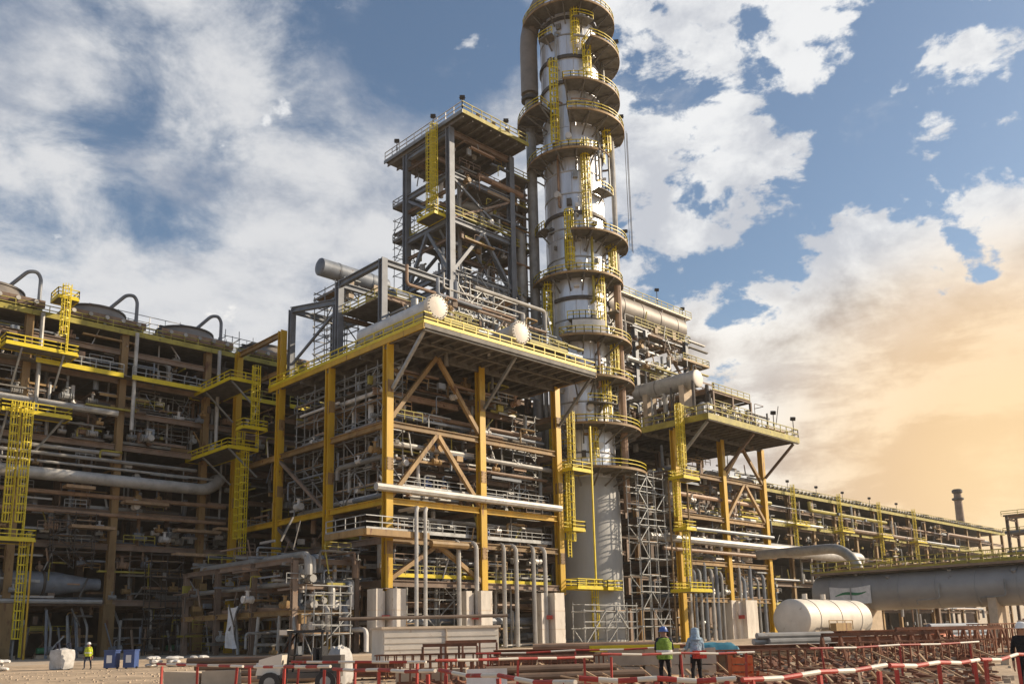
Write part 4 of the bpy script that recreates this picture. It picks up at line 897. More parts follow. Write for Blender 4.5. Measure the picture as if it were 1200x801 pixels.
pipes_u(Rt, 108, 147, 81.4, 16.2, .6, 'pipe'); pipes_u(Rt, 112, 146, 81.8, 14.6, .3, 'pipeb'); pipes_u(Rt, 119, 146, 82, 18.3, .3, 'pipeg'); pipes_u(Rt, 119, 146, 83.2, 24, .4, 'pipeb')
for x in (119.5, 121, 122.6, 124, 126, 127.4, 129, 134.5, 136, 138, 140.5, 142.4):
    MB().path([(x, 82.6, .2), (x, 82.6, U(10.5, 13.5)), (x, 87, U(12.5, 13.8))], U(.2, .36), 8, .8).build('drop_leg', random.choice(('pipe', 'galv', 'pipeg')), Rt)
fill_pipes(Rt, 118, 145, 84, 92, (7.2, 13.2, 20.9, 28), 6, .5); fill_pipes(Rt, 119, 144, 83, 106, (7.2, 13.2, 20.9, 28), 4, .5, 'Y')
for k in range(26):
    b = MB(); valve(b, (U(119, 144), U(82.6, 85), random.choice((3, 8, 14, 17, 21.5)) + U(0, 1)), U(.25, .45)); b.build('valve', random.choice(('pipe', 'cladw', 'pipeb', 'galv')), Rt)
MB().lathe([(1.5, 0), (1.5, 8), (.9, 9)], (124, 88, 21), 18).build('drum', 'cladw', Rt); MB().lathe([(1.2, 0), (1.2, 7)], (139, 87, 21), 18).build('drum', 'pipeg', Rt)
clutter(Rt, 118, 143, 82.8, 87, 0, 0, 240, (.4, 7.2, 10, 13.2, 17, 20.9, 24, 28))
t = thing('access_ladder', 'tall yellow caged ladder with three landings at the left of the right hand table structure', 'ladder', (114.2, 79.4, 7))
ladder_parts(t, (114.8, 79.2), 25.4, 36.5, PI); ladder_parts(t, (115.4, 80.0), 25.4, 36.5, -PI / 2)
ladder_parts(t, (113.4, 79.4), 17.2, 25.4, PI); ladder_parts(t, (114.6, 79.0), 8, 17.2, PI)
platform_box(t, 112.4, 116.8, 77.6, 80.4, 25.4, 'yellow'); platform_box(t, 113, 115.6, 78, 80.4, 17.4, 'yellow'); platform_box(t, 111.6, 117.4, 77, 80.6, 7.9, 'yellow')
for x in (112.0, 117.0): MB().tube((x, 80.2, .1), (x, 80.2, 25), .16, 6).build('post', 'tan', t)
# on the right deck
drum('heat_exchanger', 'white disc ended exchanger lying on the right hand table deck', 'heat exchanger', (124.0, 88, RZ + 8.4), 1.55, 13, 'Y', 'pipe', 'white', None, 4, [(RZ - .3, (-.6, .6))], .15)
RD = thing('deck_pipework', 'clump of dark pipes, valves and vents on the right hand table deck', 'pipework', (133, 90, RZ))
fill_pipes(RD, 120, 144, 78, 92, (RZ, RZ + 1.5, RZ + 3), 6, .4, 'X', (4, 12), ('pipe', 'pipeb', 'dark')); fill_pipes(RD, 122, 138, 80, 100, (RZ + 2, RZ + 4.5, RZ + 6.5), 5, .5, 'Y', (5, 12), ('pipeb', 'dark', 'pipe'))
for k in range(40):
    x, y = U(121, 139), U(80, 96); MB().tube((x, y, RZ - .3), (x, y, RZ + U(2, 9.5 if x < 138 else 5)), U(.12, .35), 8).build('riser', random.choice(('dark', 'pipeb', 'dark', 'pipe')), RD)
for k in range(16):
    b = MB(); valve(b, (U(122, 143), U(77, 84), RZ + U(.6, 2.5)), U(.3, .5)); b.build('valve', random.choice(('pipe', 'cladw', 'dark')), RD)
clutter(RD, 118, 142, 76.5, 90, 0, 0, 130, (RZ - .2, RZ - .1, RZ))
for x, y, r, h in ((121, 79, 1.0, 3.4), (126.5, 80.5, .9, 3.0), (130, 78.6, 1.1, 2.6), (134.5, 80, 1.3, 3.2), (131.5, 84, 1.2, 5.5), (136, 85, 1.0, 4.6), (140, 79.5, .8, 2.2)):
    MB().lathe([(r * .4, 0), (r, .25), (r, h - .5), (r * .35, h)], (x, y, RZ - .3), 16).build('drum', random.choice(('pipe', 'pipeb', 'dark')), RD)
for z in (RZ + 3.2, RZ + 6.2):
    for y in (80, 88): MB().ibeam((126, y, z), (138, y, z), .35, .45).build('beam', 'rust', RD)
    for x in (126, 132, 138): MB().ibeam((x, 80.2, z), (x, 87.8, z), .3, .4).build('beam', 'rust', RD)
    MB().bx(126.3, 137.8, 80.4, 87.6, z + .25, z + .36).build('floor_grating', 'grate', RD); rail([(126, 80, z + .3), (138, 80, z + .3)], 1.2, .07).build('handrail', 'olive', RD)
for x in (126, 132, 138):
    for y in (80, 88): MB().icol(x, y, RZ - .3, RZ + 6.2, .4, .1).build('column', 'rust', RD)
scaffold('dark scaffold round the vents on the right hand table deck', 130, 86, RZ - .3, 3, 2, 4, 2.4, 2.4, 2.2, .4, .08, 'rust')
for p, lab in (((137.5, 75.4, RZ - .3), 'floodlight midway along the front rail of the right hand deck'), ((144.4, 75.4, RZ - .3), 'floodlight at the right end of the right hand deck')): flood(p, lab, 3.6, -2.3)

# rear frame and the brown vessel behind the column
Q = thing('steel_tower_frame', 'dark steel frame behind the silver column carrying the big brown vessel', 'steel frame', (118, 97, 0))
for x in (112, 128, 144.5):
    for y in (97.5, 108): MB().icol(x, y, 35.6, 59.4, .9).build('column', 'grey' if x > 120 else 'rust', Q)
for x in (108, 116):
    for y in (102, 114): MB().icol(x, y, .1, 40, .9).build('column', 'rust', Q)
for z in (42, 50, 58.9):
    for y in (97.5, 108):
        for a, c in ((112.5, 127.5), (128.5, 144)): MB().ibeam((a, y, z), (c, y, z), .5, .8).build('beam', 'rust', Q)
    for x in (112, 128, 144.5): MB().ibeam((x, 98, z - .05), (x, 107.5, z - .05), .5, .8).build('beam', 'rust', Q)
    MB().bx(112.5, 144, 98, 107.6, z + .45, z + .58).build('floor_grating', 'grate', Q)
    rail([(128, 97.2, z + .5), (146, 97.2, z + .5), (146, 108, z + .5)], 1.4, .08).build('handrail', 'olive', Q)
for z in (8, 14, 20, 27, 33, 40):
    MB().bx(96, 117, 100, 121, z, z + .15).build('floor_grating', 'grate', Q); MB().ibeam((96, 100, z - .4), (117, 100, z - .4), .5, .8).build('beam', 'rust', Q)
platform_box(Q, 140, 149, 95, 98, 54.5, 'olive', 'SEN', [((146, 97.6, 50), (148.6, 97.6, 54.2))], 'tan')
for p, q in (((144.2, 97.5, 50.6), (136, 97.5, 58.4)), ((128.4, 97.5, 42.6), (136, 97.5, 49.6))): MB().bar(p, q, .45).build('brace', 'rust', Q)
fill_pipes(Q, 106, 146, 96, 100, (36, 42.6, 50.6), 6, .5); fill_pipes(Q, 108, 143, 95, 107, (36.5, 43, 51), 4, .5, 'Y', (5, 10)); fill_pipes(Q, 94, 116, 98, 101, (1, 8.2, 14.2, 20.2, 27.2, 33.2), 4, .5)
for k in range(22): x, y = U(108, 145), U(95.5, 99); z0 = random.choice((35.8, 42.5, 50.5)); MB().tube((x, y, z0), (x, y, z0 + U(4, 9)), U(.12, .4), 8).build('riser', random.choice(('pipe', 'galv', 'pipeb')), Q)
clutter(Q, 108, 146, 95, 98.5, 0, 0, 260, (36, 39, 42.6, 46, 50.6, 54, 57)); clutter(Q, 96, 116, 98, 100, 0, 0, 120, (1, 8, 14, 20, 27, 33))
scaffold('tube scaffold between the silver column and the brown vessel', 110.6, 93.6, 36, 4, 1, 10, 2.2, 2.2, 2.1, .25, .07)
drum('overhead_drum', 'big brown horizontal vessel high up to the right of the silver column', 'vessel', (132.3, 101, 63.0), 2.9, 28.5, 'X', 'brownv', None, None, 5, [(59.6, (-.7, .35, .72))], .12)
bw = thing('drum_walkway', 'railed walkway along the top of the big brown vessel', 'walkway', (133, 99, 66))
MB().bx(120, 148.8, 98.4, 99.8, 65.55, 65.75).build('walkway_floor', 'cladw', bw); rail([(120, 98.4, 65.7), (148.8, 98.4, 65.7)], 1.3, .07).build('handrail', 'olive', bw)
for x in (121, 130, 139, 147): MB().bar((x, 98.6, 62), (x, 98.8, 65.6), .2).build('bracket', 'grate', bw)
for p, lab in (((137.4, 98.6, 65.7), 'floodlight on the walkway over the big brown vessel'), ((146, 98.6, 65.7), 'floodlight at the right end of the big brown vessel')): flood(p, lab, 3.4 if p[0] < 140 else 1.6, -2.3)

# ================================================================ far cooler rack receding to the right
Fk = thing('air_cooler_rack', 'long distant cooler rack receding to the right horizon', 'pipe rack', (170, 124, 0))
FX = [160 + 14 * i for i in range(19)]
for i, x in enumerate(FX):
    for y in (124, 146): MB().icol(x, y, .1, 39.8, 1.0).build('column', 'tan' if y < 130 else 'rust', Fk)
for a, c in zip(FX[:-1], FX[1:]):
    MB().bx(a + .02, c - .02, 122.6, 122.8, 39.3, 40.2).build('edge_beam', 'olive', Fk); MB().bx(a + .02, c - .02, 122.8, 148, 39.8, 40.0).build('deck_plate', 'grate', Fk)
    rail([(a, 122.7, 40.3), (c, 122.7, 40.3)], 1.4, .09, 2.4, False).build('handrail', 'olive', Fk)
    for z in (7, 14, 22, 30, 35):
        MB().ibeam((a + .5, 124, z), (c - .5, 124, z), .6, .9).build('beam', 'rust', Fk); MB().bx(a + .02, c - .02, 127, 147, z + .5, z + .65).build('floor_grating', 'grate', Fk)
    MB().bx(a + .02, c - .02, 147.4, 147.6, .1, 39.7).build('rear_blackout_panel', 'dark', Fk)  # added backing sheet, darkens the gaps through the distant rack
    MB().bx(a + 1, c - 1, 122.4, 122.55, 30, 30.8).build('toe_board', 'olive', Fk); rail([(a + 1, 122.5, 30.5), (c - 1, 122.5, 30.5)], 1.4, .09, 2.4, False).build('handrail', 'olive', Fk)
fill_pipes(Fk, 160, 400, 121.5, 126, (7.5, 14.5, 22.5, 30.5, 35), 14, .7, 'X', (14, 60), ('pipe', 'pipeb', 'pipeg', 'olive', 'pipeb'))
for k in range(70):
    x, y = U(162, 330), U(121.5, 124); z0 = random.choice((.2, 7.5, 14.5, 22.5, 30.5)); MB().tube((x, y, z0), (x, y, z0 + U(5, 9)), U(.15, .45), 8).build('riser', random.choice(('pipe', 'galv', 'pipeb')), Fk)
ORD = 'first second third fourth fifth sixth seventh eighth ninth tenth eleventh twelfth thirteenth fourteenth fifteenth sixteenth seventeenth eighteenth'.split()
pf = cooler_proto((167, 128.0, 40.0), 'first air cooler from the near end of the distant right rack roof', 'air coolers on the distant right rack', 3.2, .55, True)
for i in range(1, 18): copy_tree(pf, (167 + 14 * i, 128.0, 40.0), ORD[i] + ' air cooler from the near end of the distant right rack roof', 'air coolers on the distant right rack')
for i in range(6):
    x = FX[1 + 2 * i]; t = thing('access_ladder', ORD[i] + ' yellow ladder with landing from the near end of the distant right rack', 'ladder', (x, 121, 0), 'ladders on the distant right rack')
    ladder_parts(t, (x - 2, 121.4), 22.5, 41, -PI / 2, True, 'yellow'); platform_box(t, x - 4, x + 4, 119.6, 122.3, 30.6, 'yellow', 'WSE'); platform_box(t, x - 3, x + 2, 119.8, 122.3, 22.4, 'yellow', 'WSE')
for i, x in enumerate((172, 186, 199, 214, 229, 246, 263, 282, 303)):
    flood((x, 122.9, 40.2), ORD[i] + ' small floodlight from the near end of the distant right rack edge', 3.2, -2.3)
clutter(Fk, 162, 340, 120.6, 124, 0, 0, 420, (.5, 7.5, 11, 14.5, 18, 22.5, 26, 30.5, 35))
t = thing('transfer_line', 'fat pale pipe along the middle level of the distant right rack', 'pipe', (180, 120, 20))
MB().path([(205, 119, 22.6), (262, 119, 22.6), (266, 121, 22.0), (266, 125, 22)], 1.7, 14, 4).build('pipe_run', 'pipe', t)
for x in (210, 230, 250): MB().box((x, 119.4, 20.6), (1, 3, .8)).build('shoe', 'rust', t)
t = thing('storage_drum', 'white domed drum behind the right hand table columns', 'vessel', (190, 119, 36))
MB().lathe([(2.4, -9), (2.4, 9)], (186, 118, 36.5), 20, 'X').build('shell', 'cladw', t); MB().head((195, 118, 36.5), 2.4, 1, 'X', 20).build('end_cap', 'cladw', t); MB().head((177, 118, 36.5), 2.4, -1, 'X', 20).build('end_cap', 'cladw', t)
for x in (180, 192): MB().icol(x, 118, .1, 34.4, 1.0).build('support_leg', 'rust', t)
ch = thing('chimney', 'dark flare chimney standing above the distant rack', 'chimney', (457, 155, 0))
MB().lathe([(2.7, 0), (1.8, 60), (1.7, 66)], (457, 155, 0), 16).build('stack', 'rust', ch); MB().lathe([(1.8, 0), (2.7, .5), (2.7, 1.3), (1.8, 1.6)], (457, 155, 62.5), 16).build('gallery', 'dark', ch); MB().lathe([(1.7, 0), (2.4, .6), (2.4, 1.8), (1.8, 2.2)], (457, 155, 66), 16).build('cap', 'dark', ch)
# distant racks of bare pipes against the bright sky
P2 = thing('pipe_bridge', 'distant open pipe bridge silhouetted against the bright sky at the right', 'pipe rack', (290, 60, 0))
for y in range(-19, 88, 16):
    for x in (262, 270): MB().icol(x, y, 0, 31, .7).build('column', 'rust', P2)
    for z in (14, 20, 25.5, 30): MB().ibeam((261, y, z), (271, y, z), .4, .5).build('beam', 'rust', P2)
for z in (14.8, 20.8, 26.2, 30.8):
    for x in (262.5, 264.5, 267, 269.4): MB().tube((x, -28, z + .2), (x, 78, z + .2), U(.22, .5), 8).build('pipe', random.choice(('pipeb', 'pipeg', 'rust')), P2)
    rail([(261, -28, z), (261, 78, z)], 1.3, .1, 4, False).build('handrail', 'olive', P2)

# ================================================================ long grey vessel, walkway, tank
V = drum('long_vessel', 'very long fat grey pipe vessel lying across the right side', 'vessel', (124.7, 26, 6.7), 2.6, 74, 'Y', 'vessel', None, None, 15, [(.0, (-.9, -.55, -.1, .35, .8))], .12, 40)
for y, a in ((52, .9), (44, 1.2), (36, .8), (27, 1.1), (20, .7), (57, 1.4)): MB().tube((124.5 - 2.2 * math.cos(a), y, 6.4 + 2.2 * math.sin(a)), (124.5 - 3.0 * math.cos(a), y, 6.4 + 3.0 * math.sin(a)), .32, 12).build('nozzle', 'vessel', V)
for y in (60, 48, 40, 31, 23): MB().path([(122.0, y, 4.6), (121.7, y, 5.2), (121.7, y - 3, 5.3), (121.7, y - 3, 7.4)], .09, 7, .3).build('instrument_line', 'galv', V)
MB().lathe([(.75, -.1), (.75, .1)], (122.1, 33, 6.8), 20, 'X').build('manway_cover', 'galv', V)
sg = thing('sign', 'small white banner with a green stroke tied on the long grey vessel', 'sign', (122, 57, 6.4))
b = MB(); n = 8
for i in range(n):
    x0, x1 = 60.2 - 6.0 * i / n, 60.2 - 6.0 * (i + 1) / n
    sag = lambda f: .28 * math.sin(PI * f)
    f0, f1 = i / n, (i + 1) / n
    b.add([(121.88, x0, 5.1 - .1 * sag(f0)), (121.88, x1, 5.1 - .1 * sag(f1)), (121.88, x1, 7.6 - sag(f1)), (121.88, x0, 7.6 - sag(f0)), (121.98, x0, 5.1), (121.98, x1, 5.1), (121.98, x1, 7.6 - sag(f1)), (121.98, x0, 7.6 - sag(f0))],
          [(0, 1, 2, 3), (7, 6, 5, 4), (3, 2, 6, 7), (0, 4, 5, 1)])
b.build('banner', 'cloth', sg)
b = MB()
for i in range(12):
    f0, f1 = i / 12, (i + 1) / 12; yy = lambda f: 59.4 - 4.6 * f; zz = lambda f: 6.5 + .35 * math.cos(f * PI) * -.8 + .25 * math.sin(f * 6); w = lambda f: .05 + .16 * math.sin(PI * f)
    b.add([(121.85, yy(f0), zz(f0) - w(f0)), (121.85, yy(f1), zz(f1) - w(f1)), (121.85, yy(f1), zz(f1) + w(f1)), (121.85, yy(f0), zz(f0) + w(f0))], [(0, 1, 2, 3)])
b.build('green_stroke', 'green', sg)
Wk = thing('pipe_walkway', 'yellow railed pipe walkway running over the long grey vessel', 'walkway', (126, 30, 9.4))
MB().bx(122.4, 130, -12, 63, 9.4, 9.65).build('walkway_floor', 'grate', Wk); MB().bx(122.2, 122.4, -12, 63, 9.35, 9.65).build('edge_beam', 'rust', Wk)
rail([(122.3, 63, 9.65), (122.3, -12, 9.65)], 1.5, .085).build('handrail', 'olive', Wk); rail([(130, 63, 9.65), (130, -12, 9.65)], 1.5, .085).build('handrail', 'olive', Wk)
for y in (60, 48, 36, 24, 8, -8):
    for x in (121.2 if False else 128.6,): MB().icol(x, y, 0, 9.4, .6).build('column', 'rust', Wk)
fill_pipes(Wk, 124, 129, 0, 62, (9.5,), 7, .3, 'Y', (12, 40), ('olive', 'pipeb', 'tan'))
tag(MB().path([(133.5, 78, 14.2), (133.5, 63.4, 14.2), (133.5, 60.6, 11), (133.5, 60.6, 4)], .8, 16, 3.2).build('elbow_pipe', 'pipe'), 'pale elbow pipe bending down behind the white tank', 'pipe')
t = drum('storage_tank', 'large cream white horizontal tank with round end lying on a steel skid', 'tank', (100.2, 50.4, 2.8), 2.3, 15.5, 'X', 'white', None, None, 3, [(.3, (-.75, .75))], .28, 44)
MB().bx(91, 110, 47.6, 48.1, .25, .75).bx(91, 110, 52.6, 53.1, .25, .75).build('skid_rail', 'rust', t)
for x in (91.6, 109.4): MB().bx(x - .25, x + .25, 48.1, 52.6, .3, .7).build('skid_rail', 'rust', t)
for x in (95, 99.4): MB().tube((x, 50, 5.1), (x, 50, 5.7), .3, 12).build('hatch', 'white', t)
rail([(95.2, 47.4, 1.6), (101, 47.4, 1.6)], 1.0, .06, 2, False).build('handrail', 'tan', t)
MB().bx(94.8, 98.6, 46.4, 47.1, .3, 2.3).build('skid_cabinet', 'tan', t)

# ================================================================ yard: container, cabinets, bins, generator
t = thing('site_cabin', 'low beige ribbed cabin before the white column bases', 'cabin', (29.6, 35.6, 0))
ang = math.atan2(34.53 - 36.84, 32.32 - 26.46); ca, sa = math.cos(ang), math.sin(ang)
cc = (30.2, 37.2)
MB().box((cc[0], cc[1], 1.1), (6.3, 2.4, 2.0), ang).build('wall', 'white', t)
for k in range(6):
    z = .25 + k * .31
    MB().box((cc[0] + 1.225 * sa, cc[1] - 1.225 * ca, z), (6.2, .05, .22), ang).build('siding_board', 'white', t)
MB().box((cc[0], cc[1], 2.16), (6.5, 2.6, .12), ang).build('roof', 'block', t)
for k in (-2, 0, 2): MB().box((cc[0] + k * ca, cc[1] + k * sa, .1), (.3, 2.2, .26), ang).build('foot', 'timber', t)
MB().box((cc[0] + 1.27 * sa + .2 * ca, cc[1] - 1.27 * ca + .2 * sa, 1.1), (.07, .06, 1.95), ang).build('joint_cover', 'block', t)
tag(MB().tube((25, 38.5, 2.65), (34, 35.6, 2.75), .09, 8).build('pipe_length', 'rust'), 'long dark pipe length lying across the beige cabin roof', 'pipe')
t = thing('utility_vehicle', 'small cream and black site buggy with an open canopy, standing behind the barrier', 'buggy', (15.0, 25.2, 0))
gx, gy = 15.0, 25.2; ga = math.radians(-40)
def gp(a, b_, z): return (gx + a * math.cos(ga) - b_ * math.sin(ga), gy + a * math.sin(ga) + b_ * math.cos(ga), z + gz(gx, gy))
def gbox(a, b_, z, d, nm, m_, par=None, g=None): return (g or MB()).box(gp(a, b_, z), d, ga).build(nm, m_, par or t)
gbox(0, 0, .52, (2.5, 1.1, .16), 'chassis', 'dark')
hd = MB(); hd.add([gp(a, b_, z) for a, z in ((-1.3, .55), (-.55, .55), (-.5, 1.2), (-1.2, 1.02)) for b_ in (-.56, .56)], [(0, 2, 4, 6), (1, 7, 5, 3), (0, 1, 3, 2), (2, 3, 5, 4), (4, 5, 7, 6), (6, 7, 1, 0)]); hd.build('bonnet', 'white', t)
MB().bar(gp(-.52, 0, 1.2), gp(-.28, 0, 1.78), 1.05, .04).build('windscreen', 'glass', t)
gbox(.2, 0, 1.86, (1.2, 1.2, .08), 'canopy', 'black'); gbox(-.48, 0, 1.84, (.24, 1.2, .16), 'roof_visor', 'white')
for a, b_ in ((-.35, -.55), (-.35, .55), (.72, -.55), (.72, .55)): MB().bar(gp(a, b_, .6), gp(a + (.1 if a < 0 else 0), b_, 1.84), .06).build('canopy_post', 'black', t)
for b_ in (-.28, .28): gbox(.25, b_, .82, (.5, .46, .14), 'seat', 'black'); gbox(.48, b_, 1.1, (.1, .46, .5), 'seat_back', 'black')
gbox(1.0, 0, .86, (.6, 1.16, .5), 'cargo_box', 'dark'); gbox(.7, 0, .95, (.05, 1.1, .9), 'bulkhead', 'black')
MB().lathe([(.16, -.015), (.19, 0), (.16, .015)], gp(-.1, -.28, 1.12), 14).build('steering_wheel', 'black', t)
for b_ in (-.4, .4): MB().lathe([(.02, -.02), (.09, -.02), (.09, .02), (.02, .02)], gp(-1.27, b_, .84), 10, 'X').build('headlight', 'cloth', t)
for a in (-.85, .85):
    for b_ in (-.58, .58):
        p0, p1 = Vector(gp(a, b_ - .11, .32)), Vector(gp(a, b_ + .11, .32)); w = MB().tube(p0, p1, .32, 16).build('wheel', 'black', t); MB().tube(p0 - (p1 - p0) * .04, p1 + (p1 - p0) * .04, .17, 12).build('rim', 'galv', w)
t = thing('sack', 'white bulging sack standing behind the black canopy of the buggy', 'sack', (17.6, 26.6, 0))
soft_box((16.9, 25.9, .75), (.75, .6, 1.25), .16, 8.0, .3, .3).build('sack_body', 'sack', t)
bn = ['left blue bin beside the worker in yellow', 'right blue bin beside the worker in yellow']
for i, (x, y) in enumerate(((22.6, 62.2), (23.6, 61.5))):
    t = thing('waste_bin', bn[i], 'bin', (x, y, 0), 'blue bins by the left rack'); z = gz(x, y)
    MB().box((x, y, z + .62), (.75, .75, 1.1), math.radians(-44)).build('body', 'blue', t); MB().box((x, y, z + 1.21), (.82, .82, .08), math.radians(-44)).build('lid', 'blue', t)
    MB().box((x - .28, y - .28, z + .65), (.35, .03, .5), math.radians(-44)).build('paper_label', 'cloth', t)
    for s in (-.25, .25): MB().tube((x + s, y - s - .1, z + .07), (x + s + .05, y - s + .0, z + .07), .08, 8).build('wheel', 'black', t)
t = thing('pallet_bag', 'grey white bulk bag on the ground left of the worker in yellow', 'bulk bag', (20.2, 63.8, 0))
soft_box((20.1, 64.2, gz(20.1, 64.2) + .68), (1.15, 1.1, 1.35), .10, 3.0, .4).build('bag', 'sack', t)
for q in (-.35, .35): MB().path([(20.1 + q, 63.8, gz(20, 64) + 1.2), (20.1 + q, 63.95, gz(20, 64) + 1.75), (20.1 + q, 64.5, gz(20, 64) + 1.7), (20.1 + q, 64.6, gz(20, 64) + 1.2)], .04, 6, .1).build('lifting_loop', 'navy', t)
for i, (x, y, lab) in enumerate(((25.6, 62.8, 'pale sack heap just right of the blue bins'), (27.0, 62.0, 'pale sack heap second from the blue bins'), (28.2, 61.6, 'pale tall sack heap third from the blue bins'), (16.8, 66.5, 'pale sack heap at the foot of the far left ladder'))):
    t = thing('sack_heap', lab, 'sacks', (x, y, 0), 'sack heaps before the left rack')
    for k in range(9):
        px, py, pz = x + U(-.5, .5), y + U(-.35, .35), gz(x, y) + .14 + .24 * (k // 3); a = U(0, 3)
        g = MB(); n0 = 9; L, w, h = .42, .26, .14; vs = []
        for jj in range(5):
            e = -1 + jj / 2; rr = (.55, .92, 1, .92, .55)[jj]
            for ii in range(n0):
                q = 2 * PI * ii / n0; lx, ly, lz = e * L, w * rr * math.cos(q) + U(-.02, .02), h * rr * math.sin(q) + U(-.02, .02)
                vs.append((px + lx * math.cos(a) - ly * math.sin(a), py + lx * math.sin(a) + ly * math.cos(a), pz + lz))
        g.add(vs, [(jj * n0 + ii, jj * n0 + (ii + 1) % n0, (jj + 1) * n0 + (ii + 1) % n0, (jj + 1) * n0 + ii) for jj in range(4) for ii in range(n0)] + [tuple(range(n0 - 1, -1, -1)), tuple(range(4 * n0, 5 * n0))])
        g.build('sack', 'sack', t)

# ================================================================ barriers
def barrier(p, q, label, h=1.1, two=False, n=8, matp='red'):
    t = thing('barrier', label, 'barrier', (p[0], p[1], 0), 'red and white pole barriers across the yard'); p = Vector(p); q = Vector(q)
    sg = U(.0, .05); tl = U(-.05, .05)
    for k in range(n):
        a = p + (q - p) * (k / n); c = p + (q - p) * ((k + 1) / n); dz = lambda f: -sg * math.sin(PI * 2 * f) ** 2 + tl * (f - .5) * 2
        MB().tube((a.x, a.y, h + dz(k / n)), (c.x, c.y, h + dz((k + 1) / n)), .03, 8).build('pole_band', 'red' if k % 2 == 0 else 'white', t)
    for f in (.06, .5, .94):
        a = p + (q - p) * f; MB().bar((a.x + U(-.06, .06), a.y + U(-.06, .06), .0), (a.x, a.y, h - .04), .05).build('post', matp, t)
        MB().box((a.x, a.y, .05), (.5, .5, .08), .78).build('foot', 'dark', t)
    return t
BARS = [((9.3, 22.5), (9.5, 18.4), 'barrier at the left end of the barrier row'), ((9.5, 18.3), (9.25, 14.5), 'barrier just left of the cream buggy'), ((9.25, 14.4), (8.6, 10.6), 'barrier before the beige cabin, nearest on the left'), ((8.6, 10.5), (7.75, 7.0), 'barrier in the middle of the nearest row'), ((7.7, 6.9), (8.9, 5.6), 'barrier at the bend of the nearest row'),
        ((8.95, 5.55), (11.6, 5.05), 'barrier curving away at the right of the middle'), ((11.7, 5.05), (15.4, 5.2), 'barrier running right before the second worker'), ((15.5, 5.2), (19.6, 5.35), 'barrier at the right edge by the person in dark clothes'),
        ((11.4, 19.6), (12.4, 15.6), 'barrier of the second row before the cabin'), ((12.5, 15.4), (16.6, 14.4), 'barrier of the second row below the yellow formwork'), ((16.8, 14.3), (21.0, 12.6), 'barrier of the second row left of the two workers'), ((20, 22.5), (25.6, 18.6), 'far barrier behind the teal tarpaulin'),
        ((24, 12.6), (31, 10.4), 'barrier of the second row before the rebar cages on the right')]
for p, q, lab in BARS: barrier(p, q, lab)
# ---------------------------------------------------------------- stacked material in the yard
def frame2(x, y, a):
    ca, sa = math.cos(a), math.sin(a); return lambda u, v, z: (x + u * ca - v * sa, y + u * sa + v * ca, z + gz(x, y))
def beam_stack(x, y, a, label, L=6, rows=3, cols=4, m_='rebar'):
    t = thing('beam_stack', label, 'steel beams', (x, y, 0), 'stacks of rusty steel in the yard'); f = frame2(x, y, a)
    for s in (-.35, .35): MB().bar(f(s * L, -.8, .08), f(s * L, cols * .34, .08), .16, .16).build('bearer', 'timber', t)
    for r in range(rows):
        for c in range(cols - (r > 1)):
            o = U(-.4, .4); w = U(.2, .3); MB().ibeam(f(-L / 2 + o, c * .36 - .4, .3 + r * .3), f(L / 2 + o, c * .36 - .4 + U(-.06, .06), .3 + r * .3), w, .26).build('beam', m_, t)
    return t
def rebar_cage(x, y, a, label, L=5, w=.9, h=.9):
    t = thing('rebar_cage', label, 'rebar cage', (x, y, 0), 'rebar cages lying in the yard'); f = frame2(x, y, a); b = MB()
    for v in (-w / 2, 0, w / 2):
        for z in (.12, h): b.bar(f(-L / 2, v, z), f(L / 2, v, z), .05)
    b.build('long_bar', 'rebar', t); k = 0; u = -L / 2 + .1; b = MB()
    while u < L / 2:
        b.bar(f(u, -w / 2, .1), f(u, -w / 2, h), .04).bar(f(u, w / 2, .1), f(u, w / 2, h), .04).bar(f(u, -w / 2, h), f(u, w / 2, h), .04).bar(f(u, -w / 2, .1), f(u, w / 2, .1), .04); u += .34
    b.build('stirrup', 'rebar', t); return t
def trestle(x, y, a, label, L=3.0, h=1.1, m_='rebar'):
    t = thing('steel_trestle', label, 'trestle', (x, y, 0), 'rusty trestle frames in the yard'); f = frame2(x, y, a)
    MB().bar(f(-L / 2, 0, h), f(L / 2, 0, h), .14).build('top_rail', m_, t)
    k = int(L / .75)
    for i in range(k + 1):
        u = -L / 2 + L * i / k; MB().bar(f(u, -.35, .02), f(u, 0, h - .07), .09).build('leg', m_, t); MB().bar(f(u, .35, .02), f(u, 0, h - .07), .09).build('leg', m_, t)
    return t
def plank_pile(x, y, a, label, L=4, n=9, m_='timber'):
    t = thing('plank_pile', label, 'timber', (x, y, 0), 'timber piles in the yard'); f = frame2(x, y, a)
    for k in range(n):
        r, c = divmod(k, 4); MB().bar(f(-L / 2 + U(-.3, .3), c * .3 - .45, .14 + r * .12), f(L / 2 + U(-.3, .3), c * .3 - .45 + U(-.1, .1), .14 + r * .12), .24, .07).build('plank', m_, t)
    return t
def block_pile(x, y, a, label, nu=3, nz=2, s=(1.2, .6, .55)):
    t = thing('block_pile', label, 'concrete blocks', (x, y, 0), 'beige concrete blocks in the yard'); f = frame2(x, y, a)
    for z in range(nz):
        for u in range(nu - (z > 0 and rnd() < .5)):
            p = f((u - nu / 2) * (s[0] + .06) + U(-.05, .05), U(-.05, .05), s[2] / 2 + z * (s[2] + .015)); g = MB().box(p, s, a + U(-.04, .04)); g.v = [(q[0] + U(-.035, .035), q[1] + U(-.035, .035), q[2] + (U(-.05, .01) if q[2] > p[2] else 0)) for q in g.v]; g.build('block', 'block', t)
    return t
